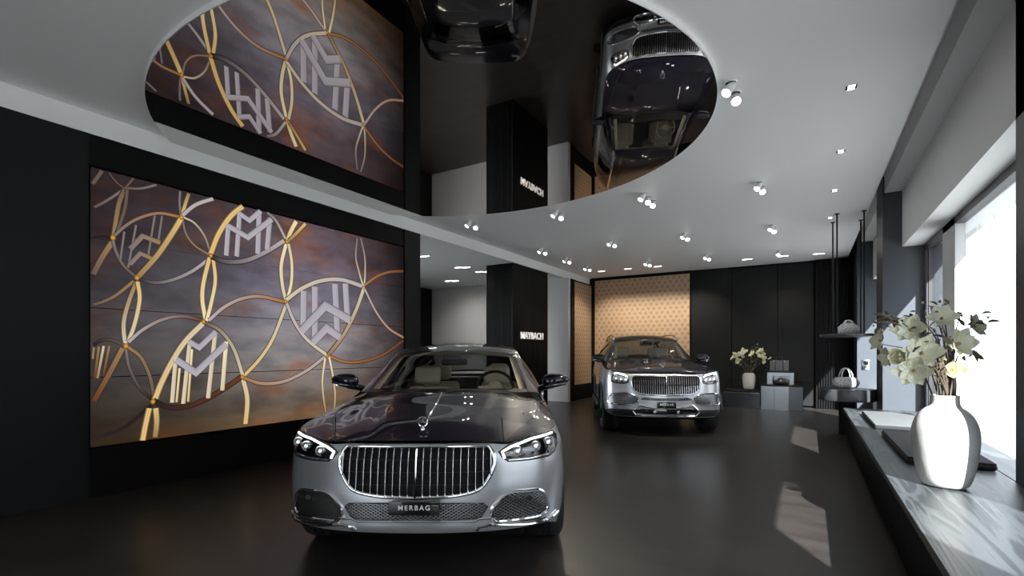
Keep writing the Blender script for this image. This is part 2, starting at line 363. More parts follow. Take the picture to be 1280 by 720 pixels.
# the picture's rings and emblems: traced strokes lit as part of the picture
C = dict(GOLD=srgb(204,172,112), WGOLD=srgb(220,205,165), SIL=srgb(168,160,160), LIL=srgb(160,155,163), DIM=srgb(92,78,70), TAN=srgb(138,112,78), DARK=srgb(34,26,26), ORA=srgb(156,108,68), BRN=srgb(92,54,34), PALE=srgb(196,182,156), RIM=srgb(40,31,30), MID=srgb(112,104,104))
CR = dict(A=(110,200,3.6), B=(250,220,3.6), C=(110,370,3.6), D=(250,380,3.6), E=(340,270,3.789))
def S(cr, pts, w, c0, c1=None, style=0): return (cr, pts, w, c0, c1 or c0, style)
STROKES = [
 # far dim rings
 S('A',[(20,218),(90,180),(165,130)],10,'DIM','MID'), S('A',[(165,130),(138,200),(115,340)],16,'DIM','TAN'), S('A',[(176,130),(165,220),(128,335)],12,'DIM'),
 S('A',[(18,112),(45,75),(70,40)],13,'DIM'), S('A',[(95,58),(128,100),(165,128)],5,'DIM'), S('A',[(210,75),(190,100),(165,128)],7,'DIM'), S('A',[(165,126),(240,128),(330,106)],9,'DIM','MID'),
 S('A',[(18,352),(60,343),(105,352)],7,'DARK'), S('A',[(108,370),(62,440),(18,525)],20,'TAN','DIM'),
 S('A',[(414,140),(412,195),(418,255)],9,'MID'), S('A',[(455,145),(440,190),(422,250)],13,'TAN','GOLD'), S('A',[(425,250),(480,205),(540,182),(600,168),(640,168)],14,'SIL'),
 S('A',[(425,265),(440,330),(480,385),(550,430)],8,'MID','TAN'), S('A',[(430,258),(480,285),(525,345),(552,425)],8,'PALE','MID'),
 S('A',[(220,532),(300,552),(380,540),(470,500),(552,440)],13,'DARK','SIL'), S('A',[(205,545),(130,605),(70,636),(18,652)],12,'TAN','DIM'),
 S('C',[(215,-60),(185,20),(163,100),(160,160),(168,215)],15,'TAN','PALE'), S('C',[(222,-65),(232,0),(225,60),(205,140),(180,205)],15,'GOLD','PALE'),
 # left emblem
 S('A',[(110,350),(165,300),(230,262),(320,240),(420,258)],11,'MID','ORA'), S('A',[(110,355),(125,410),(160,475),(220,530)],11,'MID','DIM'), S('A',[(420,262),(375,335),(310,430),(225,525)],20,'GOLD','TAN'),
 S('A',[(163,322),(145,450)],8,'MID'), S('A',[(216,292),(180,485)],8,'MID'), S('A',[(300,250),(268,445)],8,'MID'), S('A',[(333,252),(315,370)],8,'MID'),
 S('A',[(190,400),(245,342),(325,372)],15,'MID','TAN',2), S('A',[(188,470),(235,420),(285,442)],13,'MID','TAN',2),
 # lower left emblem fragment
 S('C',[(18,225),(60,200),(110,200),(170,225)],11,'DARK','DIM'), S('C',[(26,232),(20,290)],8,'TAN'), S('C',[(48,228),(30,370)],9,'TAN','BRN'), S('C',[(70,225),(42,370)],9,'PALE','TAN'), S('C',[(95,225),(68,360)],9,'TAN','BRN'),
 S('C',[(155,235),(92,355),(16,490)],20,'TAN','BRN'),
 S('C',[(180,230),(240,280),(280,370),(296,460)],13,'TAN','DIM'), S('C',[(170,240),(185,320),(230,410),(290,468)],11,'MID','DARK'),
 S('C',[(182,208),(250,150),(340,105),(430,92),(520,112)],13,'SIL','BRN'),
 S('C',[(285,490),(180,580),(90,622),(16,636)],12,'DARK','RIM'), S('C',[(275,505),(258,580),(245,650)],20,'GOLD','GOLD'), S('C',[(304,505),(308,570),(300,645)],20,'GOLD','TAN'),
 # strands in the middle
 S('B',[(42,368),(15,480),(10,560),(25,650)],17,'GOLD','WGOLD'), S('B',[(58,370),(68,470),(50,570),(28,655)],15,'GOLD','WGOLD'),
 S('B',[(440,190),(410,245),(392,292)],18,'WGOLD','GOLD'), S('B',[(485,202),(440,250),(398,292)],13,'GOLD','TAN'),
 S('B',[(387,305),(365,400),(370,490),(386,562)],16,'WGOLD','PALE'), S('B',[(398,305),(412,390),(410,480),(390,562)],14,'PALE','WGOLD'),
 S('B',[(40,650),(110,590),(190,552),(275,543),(382,567)],14,'SIL','ORA'), S('D',[(385,8),(330,150),(270,245),(195,325)],15,'PALE','GOLD'),
 S('D',[(192,335),(212,430),(202,556)],20,'PALE','GOLD'), S('D',[(195,333),(280,358),(380,348),(480,300),(562,238)],14,'ORA','SIL'),
 # top emblem
 S('B',[(48,352),(85,260),(140,180),(200,132)],20,'GOLD','GOLD'), S('B',[(48,362),(120,386),(210,380),(300,340),(378,292)],18,'DARK','SIL'), S('B',[(288,155),(340,200),(384,282)],12,'MID','SIL'),
 S('B',[(127,222),(118,358)],16,'LIL','LIL',2), S('B',[(178,165),(165,362)],16,'LIL','LIL',2), S('B',[(266,150),(260,350)],18,'LIL','LIL',2), S('B',[(314,190),(302,332)],18,'LIL','LIL',2),
 S('B',[(122,222),(215,276),(322,195)],18,'LIL','LIL',2), S('B',[(172,165),(222,200),(272,152)],16,'LIL','LIL',2),
 # lower emblem
 S('C',[(518,122),(440,200),(380,290),(330,390),(300,465)],22,'PALE','GOLD'), S('C',[(292,470),(360,500),(450,496),(530,465),(620,412),(692,362)],18,'DARK','BRN'), S('D',[(18,82),(90,120),(150,200),(192,322)],15,'DIM','PALE'),
 S('C',[(395,275),(378,480)],13,'PALE','PALE',2), S('C',[(458,205),(428,485)],13,'PALE','PALE',2), S('C',[(572,170),(540,460)],14,'PALE','PALE',2), S('C',[(622,205),(604,425)],14,'WGOLD','PALE',2),
 S('C',[(412,325),(398,478)],7,'WGOLD','GOLD',2), S('C',[(468,240),(450,475)],7,'WGOLD','GOLD',2),
 S('C',[(395,285),(485,345),(622,215)],22,'LIL','LIL',2), S('C',[(455,205),(500,232),(575,160)],18,'LIL','LIL',2),
 # right emblem
 S('E',[(65,400),(140,345),(230,308),(330,303),(435,336)],18,'PALE','SIL'), S('E',[(65,405),(110,510),(170,590),(260,660)],16,'SIL','PALE'), S('E',[(435,340),(395,450),(340,560),(264,660)],18,'PALE','TAN'),
 S('E',[(150,355),(148,545)],26,'LIL','LIL',2), S('E',[(203,335),(203,600)],26,'LIL','LIL',2), S('E',[(298,322),(310,570)],26,'LIL','LIL',2), S('E',[(347,320),(358,500)],26,'LIL','LIL',2),
 S('E',[(138,545),(252,425),(368,492)],30,'LIL','LIL',2), S('E',[(192,600),(258,530),(322,575)],28,'LIL','LIL',2),
 S('E',[(404,92),(396,190),(410,260),(430,328)],9,'MID','PALE'), S('E',[(416,92),(438,190),(440,270),(436,328)],9,'MID','PALE'),
 S('E',[(438,328),(500,285),(560,265),(622,262)],11,'ORA','BRN'), S('E',[(438,345),(490,450),(550,530),(622,576)],10,'SIL','ORA'), S('E',[(266,662),(340,690),(420,690),(520,660),(622,590)],12,'ORA','BRN'),
 S('D',[(562,245),(550,340),(555,420),(566,490)],10,'WGOLD','TAN'), S('E',[(270,668),(288,760),(298,850),(292,930)],11,'WGOLD','TAN'),
]
NODES = [('A',112,350),('A',420,258),('A',220,530),('A',552,430),('C',170,225),('C',292,475),('C',520,116),('B',390,296),('B',386,566),('D',190,328),('E',435,338),('E',262,662)]
ring = MB(); rcol = []
def px_of(cr, p): x0, y0, s = CR[cr]; return (x0 + p[0]/s, y0 + p[1]/s)
def stroke(cr, pts, w, c0, c1, style, depth):
    P3 = [on_x(*px_of(cr, p), PX) for p in pts]
    if style != 2: P3 = catmull(P3, 8)
    # width measured vertically in the photo -> metres on the wall at that distance
    if style != 2: P3 = [p for p in P3 if .49 < p.z < 3.165 and 1.93 < p.y < 6.135]
    else: P3 = [Vector((p.x, min(6.13, max(1.93, p.y)), min(3.16, max(.49, p.z)))) for p in P3]
    n = len(P3); rows = []; cols = []
    prof = [(-1,0),(-.72,.25),(-.45,.95),(-.12,1.2),(.02,.55),(.16,1.15),(.5,1.05),(.76,.35),(1,0)] if style != 2 else [(-1,0),(-.8,1.1),(.45,1),(.8,.7),(1,.1)]
    dk = C['RIM']
    for i, p in enumerate(P3):
        a, b = P3[max(i-1,0)], P3[min(i+1,n-1)]
        if style == 2 and 0 < i < n-1:
            t1 = (P3[i]-P3[i-1]).normalized(); t2 = (P3[i+1]-P3[i]).normalized(); t = (t1+t2).normalized()
            k = 1/max(.5, t.dot(t1))
        else: t = (b-a).normalized(); k = 1
        nn = Vector((0, -t.z, t.y))
        d = p.x / ray(*(px_of(cr, pts[min(len(pts)-1, round(i/(n-1)*(len(pts)-1)))]))).x
        hw = w / CR[cr][2] / F * d * .72 * k
        q = i/(n-1); base = [C[c0][j]*(1-q)+C[c1][j]*q for j in range(3)]
        rows.append([Vector((PX + depth, p.y, p.z)) + nn*hw*s for s, _ in prof])
        cols += [tuple(base[j]*m + dk[j]*(1-min(1,m)) for j in range(3)) for _, m in prof]
    ring.grid(rows, smooth=False); rcol.extend(cols)
for i, st in enumerate(STROKES): stroke(*st, depth=.0004 + i*.00003)
for cr, x, y in NODES:
    p = on_x(*px_of(cr, (x, y)), PX); r = .024
    n = 10; vs = [Vector((PX+.0036, p.y, p.z))] + [Vector((PX+.0036, p.y + r*math.cos(k*2*PI/n), p.z + r*1.2*math.sin(k*2*PI/n))) for k in range(n)]
    ring.add(vs, [(0, 1+k, 1+(k+1) % n) for k in range(n)]); rcol.append(srgb(214,160,70)); rcol.extend([srgb(120,72,30)]*n)
ring_me = ring.mesh('picture_rings')
ca = ring_me.color_attributes.new('tone', 'FLOAT_COLOR', 'POINT')
for i, c in enumerate(rcol): ca.data[i].color = (*c, 1)
rm = bpy.data.materials.new('screen_rings'); rm.use_nodes = True; nt = rm.node_tree; nt.nodes.clear()
o_ = nt.nodes.new('ShaderNodeOutputMaterial'); e_ = nt.nodes.new('ShaderNodeEmission'); a_ = nt.nodes.new('ShaderNodeVertexColor'); a_.layer_name = 'tone'
nt.links.new(a_.outputs[0], e_.inputs[0]); nt.links.new(e_.outputs[0], o_.inputs[0]); e_.inputs[1].default_value = 1.2
obj('picture_rings', ring_me, rm, vw, fix=False)

# ---- mirrored oval ceiling disc --------------------------------------------------
disc = thing('ceiling_disc', 'oval mirrored panel with white rim hung under the ceiling', 'ceiling panel', (-3.594, 4.22, ZM))
def oval(n=160):
    pts = []
    for k in range(n):
        a = 2*PI*k/n; x = 2.953*math.cos(a); y = 2.507*math.sin(a)
        pts.append((x, y))
    lim = XW + .006 + 3.594
    out = []
    for i, p in enumerate(pts):
        q = pts[(i+1) % n]
        if p[0] >= lim: out.append(p)
        if (p[0] >= lim) != (q[0] >= lim):
            t = (lim-p[0])/(q[0]-p[0]); out.append((lim, p[1]+t*(q[1]-p[1])))
    return out
ov = oval()
obj('rim', MB().prism(ov, .003, H-ZM+.002, smooth=True), M['white'], disc)
M['mirror'] = mat('dark_mirror_film', (.58,.56,.54), .015, 1)
obj('mirror_face', MB().prism([(x*.998, y*.998) for x, y in ov], 0, .0025), M['mirror'], disc)

# ---- golden emblem walls ---------------------------------------------------------
def emblem_mat(axis):
    m, nt, b = new_mat('gold_emblem_' + axis); L = nt.links.new; N = nt.nodes.new
    tc = N('ShaderNodeTexCoord'); sp = N('ShaderNodeSeparateXYZ'); L(tc.outputs['Object'], sp.inputs[0])
    def mth(op, a, b_=None, c=None):
        n = N('ShaderNodeMath'); n.operation = op
        for i, q in enumerate((a, b_, c)):
            if q is None: continue
            if isinstance(q, (int, float)): n.inputs[i].default_value = q
            else: L(q, n.inputs[i])
        return n.outputs[0]
    CW, CH = .160, .124
    u = mth('DIVIDE', sp.outputs[axis], CW); v = mth('DIVIDE', sp.outputs['Z'], CH)
    row = mth('FLOOR', v); par = mth('FLOORED_MODULO', row, 2)
    u2 = mth('ADD', u, mth('MULTIPLY', par, .5))
    col = mth('FLOOR', u2); fx = mth('SUBTRACT', mth('SUBTRACT', u2, col), .5); fz = mth('SUBTRACT', mth('SUBTRACT', v, row), .5)
    up = mth('SUBTRACT', mth('MULTIPLY', mth('FLOORED_MODULO', col, 2), 2), 1)          # +-1
    x = mth('MULTIPLY', fx, CW); z = mth('MULTIPLY', mth('MULTIPLY', fz, CH), up)
    ax = mth('ABSOLUTE', x)
    # rounded triangle, point down: three bulged sides
    def circ(cx, cz, r):
        d = mth('SQRT', mth('ADD', mth('POWER', mth('ABSOLUTE', mth('SUBTRACT', x, cx)), 2), mth('POWER', mth('ABSOLUTE', mth('SUBTRACT', z, cz)), 2)))
        return mth('SUBTRACT', d, r)
    s = mth('MAXIMUM', mth('MAXIMUM', circ(.045, .030, .091), circ(-.045, .030, .091)), circ(0, -.047, .091))
    ins = mth('LESS_THAN', s, 0); rim = mth('MULTIPLY', ins, mth('GREATER_THAN', s, -.008))
    # bars and chevron of the double-M
    bars = mth('LESS_THAN', mth('ABSOLUTE', mth('SUBTRACT', mth('FLOORED_MODULO', mth('ADD', ax, .004), .016), .008)), .0042)
    chev = mth('LESS_THAN', mth('ABSOLUTE', mth('SUBTRACT', mth('FLOORED_MODULO', mth('SUBTRACT', z, mth('MULTIPLY', ax, .8)), .03), .015)), .006)
    inner = mth('MULTIPLY', mth('LESS_THAN', s, -.012), mth('MAXIMUM', bars, chev))
    k = mth('MINIMUM', mth('ADD', rim, inner), 1)
    mx = N('ShaderNodeMix'); mx.data_type = 'RGBA'; L(mth('MULTIPLY', k, .72), mx.inputs[0])
    mx.inputs[6].default_value = (.50,.355,.235,1); mx.inputs[7].default_value = (.22,.13,.075,1)
    L(mx.outputs[2], b.inputs['Base Color']); b.inputs['Roughness'].default_value = .45; b.inputs['Metallic'].default_value = .15
    return m
M['goldX'] = emblem_mat('X'); M['goldY'] = emblem_mat('Y')
def on_y(px, py, y):
    r = ray(px, py); t = y / r.y
    return Vector((r.x*t, y, EYE + r.z*t))
GZ0, GZ1 = .45, 3.60
xg1 = on_y(862, 400, YB-.06).x
g = thing('emblem_wall_panel', 'wide golden back wall panel printed with small dark emblems', 'wall panel', (0,0,0))
obj('printed_face', MB().box((-5.66, YB-.07, GZ0), (xg1, YB-.035, GZ1)), M['goldX'], g)
obj('frame', MB().box((-5.74, YB-.035, 0), (xg1+.03, YB-.001, H-.002)).box((-5.74, YB-.10, 0), (-5.66, YB-.035, H-.002)).box((-5.66, YB-.08, GZ1), (xg1+.03, YB-.035, H-.002)).box((-5.66, YB-.075, 0), (xg1+.03, YB-.035, GZ0)), M['black'], g)
g2 = thing('emblem_side_panel', 'narrow golden emblem panel turned to face the windows, left of the wide one', 'wall panel', (0,0,0))
obj('printed_face', MB().box((-5.80, 12.95, GZ0), (-5.76, 14.30, H2-.04)), M['goldY'], g2)
obj('frame', MB().box((-5.90, 12.70, 0), (-5.80, 14.36, H2-.002)).box((-5.80, 12.70, 0), (-5.73, 12.95, H2-.002)).box((-5.80, 12.95, 0), (-5.755, 14.36, GZ0)).box((-5.80, 12.95, H2-.04), (-5.755, 14.36, H2-.002)), M['black'], g2)
# dark panels of the back wall
xs = [xg1+.04, on_y(915, 400, YB).x, on_y(972, 400, YB).x, on_y(1018, 400, YB).x]
for i in range(3):
    wp = thing('wall_panel', ['charcoal wall panel directly right of the golden panel', 'charcoal wall panel behind the small vase of flowers', 'charcoal wall panel behind the grey tote, next to the fluted corner'][i], 'wall panel', group='charcoal back wall panels')
    obj('upper_panel', MB().rbox((xs[i]+.006, YB-.06, .64), (xs[i+1]-.006, YB-.002, H-.06), .004, 1), M['panel'], wp)
    obj('lower_panel', MB().rbox((xs[i]+.006, YB-.06, .05), (xs[i+1]-.006, YB-.002, .63), .004, 1), M['panel'], wp)
# fluted corner between back wall and windows
fl = MB(); x = xs[3]+.03
fl.box((xs[3]+.02, YB-.13, 0), (.83, YB-.002, H-.012))
while x < .80: fl.rbox((x, YB-.17, .0), (x+.034, YB-.12, H-.012), .008, 2); x += .052
struct('wall_fluted', fl, M['flute'], 'black fluted corner wall')
# column with lettering
cm = MB(); CXa, CXb, CYa, CYb = -6.62, -5.87, 9.75, 11.55
cm.box((CXa+.02, CYa+.02, 0), (CXb-.02, CYb-.02, H2-.002))
y = CYa
while y < CYb-.02: cm.rbox((CXb-.03, y, 0), (CXb+.0, y+.034, H2-.002), .008, 2); y += .05
x = CXa
while x < CXb-.02: cm.rbox((x, CYa, 0), (x+.034, CYa+.03, H2-.002), .008, 2); x += .05
struct('pillar_fluted', cm, M['flute'], 'black fluted column with white lettering')
def text_mesh(txt, size, spacing, ext, name):
    cu = bpy.data.curves.new(name, 'FONT'); cu.body = txt; cu.size = size; cu.align_x = 'CENTER'; cu.align_y = 'CENTER'; cu.space_character = spacing; cu.extrude = ext; cu.offset = size*.012
    t = bpy.data.objects.new(name, cu); COL.objects.link(t); dg = bpy.context.evaluated_depsgraph_get()
    me = bpy.data.meshes.new_from_object(t.evaluated_get(dg)); bpy.data.objects.remove(t); return me
tm = text_mesh('MAYBACH', .255, 1.0, .012, 'sign_letters')
ylen = max(v.co.x for v in tm.vertices) - min(v.co.x for v in tm.vertices)
p0, p1 = on_x(651.5, 421, CXb+.02), on_x(679, 421, CXb+.02)
sc = abs(p1.y-p0.y)/ylen
# facing +X, reading along +Y
tm.transform(Matrix.Translation((CXb+.014, (p0.y+p1.y)/2, on_x(665, 420.3, CXb).z)) @ Matrix(((0,0,1,0),(1,0,0,0),(0,1,0,0),(0,0,0,1))) @ Matrix.Diagonal((sc, .92, 1, 1)))
M['signwhite'] = mat('sign_letter_white', (.85,.83,.80), .4, emit=(1,.93,.86), es=.45)
so_ = obj('wall_sign', tm, M['signwhite'], fix=False); tag(so_, 'white raised capital lettering on the black fluted column', 'sign')
# seam across the column
struct('trim_3', MB().box((CXb-.001, 10.2, 2.585), (CXb+.003, CYb-.01, 2.60)), M['black'])
# ---- panels of the side wall by the camera (dark), seam lines ----------------------
# ================================================================ CARS
# local frame of a car: origin on the floor under the middle of its nose, +y towards its tail, +x to the right as seen from the front
def build_car(sp, root):
    zlo = sp['zlow']
    plan = catmull([(x, y, 0) for x, y in sp['plan']], 24)
    # split the half outline at the corners
    def near(pt): return min(range(len(plan)), key=lambda i: (plan[i].x-pt[0])**2 + (plan[i].y-pt[1])**2)
    iF, iR = near(sp['cornerF']), near(sp['cornerR'])
    nF, nS = 34, 120
    Fh = resample(plan[:iF+1], nF+1); Sd = resample(plan[iF:iR+1], nS+1); Rr = resample(plan[iR:], nF+1)
    half = Fh + Sd[1:] + Rr[1:]                       # front centre -> rear centre, right side
    n = len(half); nor = []
    for i in range(n):
        a, b = half[max(i-1, 0)], half[min(i+1, n-1)]; t = (b-a).normalized(); nor.append(Vector((t.y, -t.x, 0)))
    nor[0] = Vector((0,-1,0)); nor[-1] = Vector((0,1,0))
    insF, insS, insR = smooth(sp['insF']), smooth(sp['insS']), smooth(sp['insR'])
    ztF, ztS = smooth(sp['ztF']), smooth(sp['ztS'])
    def ztop(i):
        p = half[i]
        if i <= nF: return ztF(p.x)
        if i <= nF+nS: return ztS(p.y)
        return ztS(p.y)
    def zbot(i):
        p = half[i]; z = sp['zbF'] if i <= nF else sp['zbS']
        if nF < i <= nF+nS:
            q = min(1, (p.y - Sd[0].y)/.25); z = sp['zbF']*(1-q) + sp['zbS']*q
        elif i > nF+nS: z = sp['zbR']
        for yw in (sp['axF'], sp['axR']):
            d = abs(p.y - yw); R = sp['archR']
            if d < R and i > nF*.85 and i <= nF+nS: z = max(z, sp['tyreR'] + math.sqrt(R*R-d*d))
        return z
    def P(i, z):
        N = nor[i]; wf = max(0, -N.y)**1.6; wr = max(0, N.y)**1.6; ws = max(0, 1-wf-wr)
        ins = wf*insF(z) + wr*insR(z) + ws*insS(z)
        q = half[i] - N*ins
        bulge = sp.get('flare', 0)
        if nF*.7 < i <= nF+nS:
            for yw in (sp['axF'], sp['axR']):
                q.x += bulge*math.exp(-((half[i].y-yw)/.42)**2)*max(0, min(1, (z-.2)/.3))*max(0, 1-max(0, z-.62)/.35)
        return Vector((q.x, q.y, z))
    NZ = 34
    rows = []
    for l in range(NZ+1):
        t = l/NZ; row = []
        for i in range(n):
            a, b = zbot(i), ztop(i); row.append(P(i, a + (b-a)*t))
        full = row + [Vector((-p.x, p.y, p.z)) for p in row[-2:0:-1]]
        rows.append(full)
    body = MB().grid(rows, closed=True)
    # inner lip of the bodywork so that the edge has thickness
    lip = [[Vector(p) for p in rows[0]], [Vector((p.x*.965, p.y + (.03 if p.y < sp['L']/2 else -.03), p.z+.01)) for p in rows[0]]]
    body.grid(lip, closed=True)
    mat_low, mat_up = sp['mat_low'], sp['mat_up']
    lower = obj('lower_body', body, mat_low, root, sharp=60)
    # ------------------------------------------------ top deck (hood, wings, boot lid)
    top = rows[-1]; m = len(top)
    fr = [top[-i] if i else top[0] for i in range(nF, 0, -1)] + [top[i] for i in range(nF+1)]       # left -> right
    R_ = [top[nF+j] for j in range(nS+1)]; L_ = [top[(m-nF-j) % m] for j in range(nS+1)]
    rc = n-1
    bk = [top[(m-nF-nS-j) % m] for j in range(nF+1)]
    bk = bk + [top[nF+nS+nF-j] for j in range(1, nF+1)]
    nx = 2*nF
    zc = smooth(sp['zc']); p_ = sp.get('deck_p', 2.6)
    G = []
    for j in range(nS+1):
        v = j/nS; row = []
        for i in range(nx+1):
            u = i/nx
            c = (1-v)*fr[i] + v*bk[i] + (1-u)*L_[j] + u*R_[j] - ((1-u)*(1-v)*fr[0] + u*(1-v)*fr[-1] + (1-u)*v*bk[0] + u*v*bk[-1])
            row.append(Vector(c))
        mid = row[nF]; dz = zc(mid.y) - mid.z
        for i in range(nx+1):
            u = abs(2*i/nx-1); p = row[i]
            p.z += dz*(1-u**p_)
            # power-dome creases of the bonnet
            if j and sp.get('dome'):
                xx = abs(p.x); c0 = sp['dome'](p.y)
                if p.y < sp['cowl']+.2: p.z += sp['domeh']*min(1, j/8)*(1/(1+math.exp((xx-c0)/.018)))
        G.append(row)
    cw, cb = sp['cowl'], sp['tailglass']
    def hole(c): return cw+.16 < c.y < cb-.08 and abs(c.x) < sp['belt_in']
    xh = smooth(sp['hoodx'])
    hood, wing, boot = MB(), MB(), MB()
    vs = [p for r in G for p in r]
    for mb in (hood, wing, boot): mb.v = [tuple(p) for p in vs]
    for j in range(nS):
        for i in range(nx):
            q = (j*(nx+1)+i, j*(nx+1)+i+1, (j+1)*(nx+1)+i+1, (j+1)*(nx+1)+i)
            c = (vs[q[0]]+vs[q[2]])/2
            if hole(c): continue
            mb = hood if (c.y < cw+.12 and abs(c.x) < xh(c.y)) else (boot if c.y > cb-.1 and abs(c.x) < sp['belt_in'] else wing)
            mb.f.append(q); mb.m.append(0); mb.sm.append(True)
    def clean(mb):
        used = sorted({i for f in mb.f for i in f}); mp = {k: a for a, k in enumerate(used)}
        mb.v = [mb.v[k] for k in used]; mb.f = [tuple(mp[k] for k in f) for f in mb.f]; return mb
    deckF = [tuple(f) for f in hood.f + wing.f + boot.f]
    bv_all = BVHTree.FromPolygons([Vector(p) for p in body.v] + vs, list(body.f) + [tuple(a+len(body.v) for a in f) for f in deckF])
    bv_deck = BVHTree.FromPolygons(vs, deckF)
    obj('hood', clean(hood), mat_up, root, sharp=60); obj('upper_body', clean(wing), mat_up, root, sharp=60)
    if boot.f: obj('boot_lid', clean(boot), mat_up, root, sharp=60)

    def hit(x, z, off=0.0):                # point on the nose seen from the front
        for dz in (0, -.006, -.012, -.02, -.03, -.045):
            r = bv_all.ray_cast(Vector((x, -1, z+dz)), Vector((0,1,0)))
            if r[0] is not None and r[0].y < 1.6:
                N = r[1]; N = -N if N.y > 0 else N
                p = r[0] + N*off; p.z -= dz*.5; return p
        return Vector((x, 1.0, z))
    def hit_top(x, y, off=0.0):
        r = bv_deck.ray_cast(Vector((x, y, 3)), Vector((0,0,-1)))
        if r[0] is None: return Vector((x, y, 1.0))
        N = r[1] if r[1].z > 0 else -r[1]; return r[0] + N*off
    def px(cr, cx, cy):                    # a mark in the photograph -> (x, z) on the nose
        X, Y = sp['crop'](cx, cy); y = .1
        ct, st = math.cos(sp['turn']), math.sin(sp['turn'])
        for _ in range(8):
            u = (X-CX)/F
            # camera-space: right = xr + x*ct + y*st ; depth = d0 + y*ct - x*st
            # right/depth = u
            x = (u*(sp['d0'] + y*ct) - sp['xr'] - y*st)/(ct + u*st)
            d = sp['d0'] + y*ct - x*st
            z = EYE - (Y-HY)/F*d
            y = hit(x, z).y
        return (x, z)
    def half_poly(pts): return [px(None, *p) for p in pts]
    def dens(poly, step, closed=True):
        out = []
        k = len(poly) if closed else len(poly)-1
        for i in range(k):
            a, b = Vector((*poly[i], 0)), Vector((*poly[(i+1) % len(poly)], 0)); c = max(1, int((b-a).length/step))
            for q in range(c): out.append(tuple(a.lerp(b, q/c))[:2])
        if not closed: out.append(tuple(poly[-1]))
        return out
    def rounded(poly, step=.012, k=5):
        return [tuple(p)[:2] for p in resample(catmull([(x, z, 0) for x, z in poly], 8, True) + [Vector((*poly[0], 0))], max(24, int(2.2*len(poly)/step*.05)+60))][:-1]
    def patch(poly, off, step=.018, dome=0):
        b = dens(poly, step); ne = len(b); pts = list(b)
        x0, x1 = min(p[0] for p in b), max(p[0] for p in b); z0, z1 = min(p[1] for p in b), max(p[1] for p in b)
        x = x0 + step/2
        while x < x1:
            z = z0 + step/2
            while z < z1:
                if inside((x, z), b) and min((x-p[0])**2+(z-p[1])**2 for p in b) > (step*.45)**2: pts.append((x, z))
                z += step
            x += step
        r = geometry.delaunay_2d_cdt([Vector(p) for p in pts], [(i, (i+1) % ne) for i in range(ne)], [], 1, 1e-6)
        out = []
        for v in r[0]:
            o = off
            if dome:
                d = math.sqrt(min((v.x-p[0])**2+(v.y-p[1])**2 for p in b)); o += dome*min(1, d/.05)**.5
            out.append(hit(v.x, v.y, o))
        return MB().add(out, [tuple(f) for f in r[2]], 0, True)
    def line(poly, r, off, closed=True, step=.02, seg=8, mb=None):
        mb = mb or MB(); return mb.tube([hit(x, z, off) for x, z in dens(poly, step, closed)], r, seg, closed=closed)
    def corners(poly, r):                  # polygon with rounded corners
        out = []; k = len(poly)
        for i in range(k):
            p, a, b = Vector(poly[i]), Vector(poly[i-1]), Vector(poly[(i+1) % k])
            q = min(r, (a-p).length*.45, (b-p).length*.45); s_, e_ = p + (a-p).normalized()*q, p + (b-p).normalized()*q
            for t in (0,.25,.5,.75,1): out.append(tuple((1-t)**2*s_ + 2*t*(1-t)*p + t*t*e_))
        return out
    mir = lambda poly: [(-x, z) for x, z in poly][::-1]
    def lattice(poly, step, r, off, slope=.6):
        mb = MB(); x0, x1 = min(p[0] for p in poly), max(p[0] for p in poly); z0, z1 = min(p[1] for p in poly), max(p[1] for p in poly)
        Hh = z1-z0
        for sgn in (1, -1):
            c = x0 - Hh/slope
            while c < x1 + Hh/slope:
                run = []
                N = max(8, int(Hh/slope/.012))
                for k in range(N+1):
                    z = z0 + Hh*k/N; x = c + sgn*(z-z0)/slope
                    if inside((x, z), poly): run.append(hit(x, z, off))
                    else:
                        if len(run) > 1: mb.tube(run, r, 4, cap=False)
                        run = []
                if len(run) > 1: mb.tube(run, r, 4, cap=False)
                c += step
        return mb
    # ------------------------------------------------ grille
    gp = sp['grille'](half_poly); gp = rounded(gp)
    sg = obj('grille_surround', line(gp, sp['gr_r'], .012, seg=10), M['chrome'], root)
    obj('grille_backing', patch(gp, .004), M['black'], root)
    gx = max(p[0] for p in gp); zt_, zb_ = max(p[1] for p in gp), min(p[1] for p in gp)
    bars = MB(); back = MB(); nb = sp['bars']; w = sp['bar_w']
    for k in range(-nb, nb+1):
        x = gx*k/(nb+.55); zz = [z for z in [zb_ + (zt_-zb_)*q/60 for q in range(61)] if inside((x, z), gp)]
        if len(zz) < 3: continue
        ww = w*(1.7 if k == 0 else 1)
        r3 = []
        for z in [zz[0] + (zz[-1]-zz[0])*q/9 for q in range(10)]:
            c = hit(x, z, .008); r3.append([c + Vector((-ww, .004, 0)), c + Vector((-ww*.75, -.016, 0)), c + Vector((0, -.021, 0)), c + Vector((ww*.75, -.016, 0)), c + Vector((ww, .004, 0))])
        bars.grid(r3, smooth=False)
    for q in range(1, 4):
        z = zb_ + (zt_-zb_)*q/4; xs = [gx*(k/40) for k in range(-40, 41) if inside((gx*k/40, z), gp)]
        if len(xs) > 2: back.tube([hit(x, z, .004) for x in xs], .002, 4)
    obj('grille_bars', bars, M['chrome'], root); obj('grille_louvre', back, M['darkplastic'], root)
    # ------------------------------------------------ lamps
    lp = half_poly(sp['lamp'])
    drl = half_poly(sp['drl'])
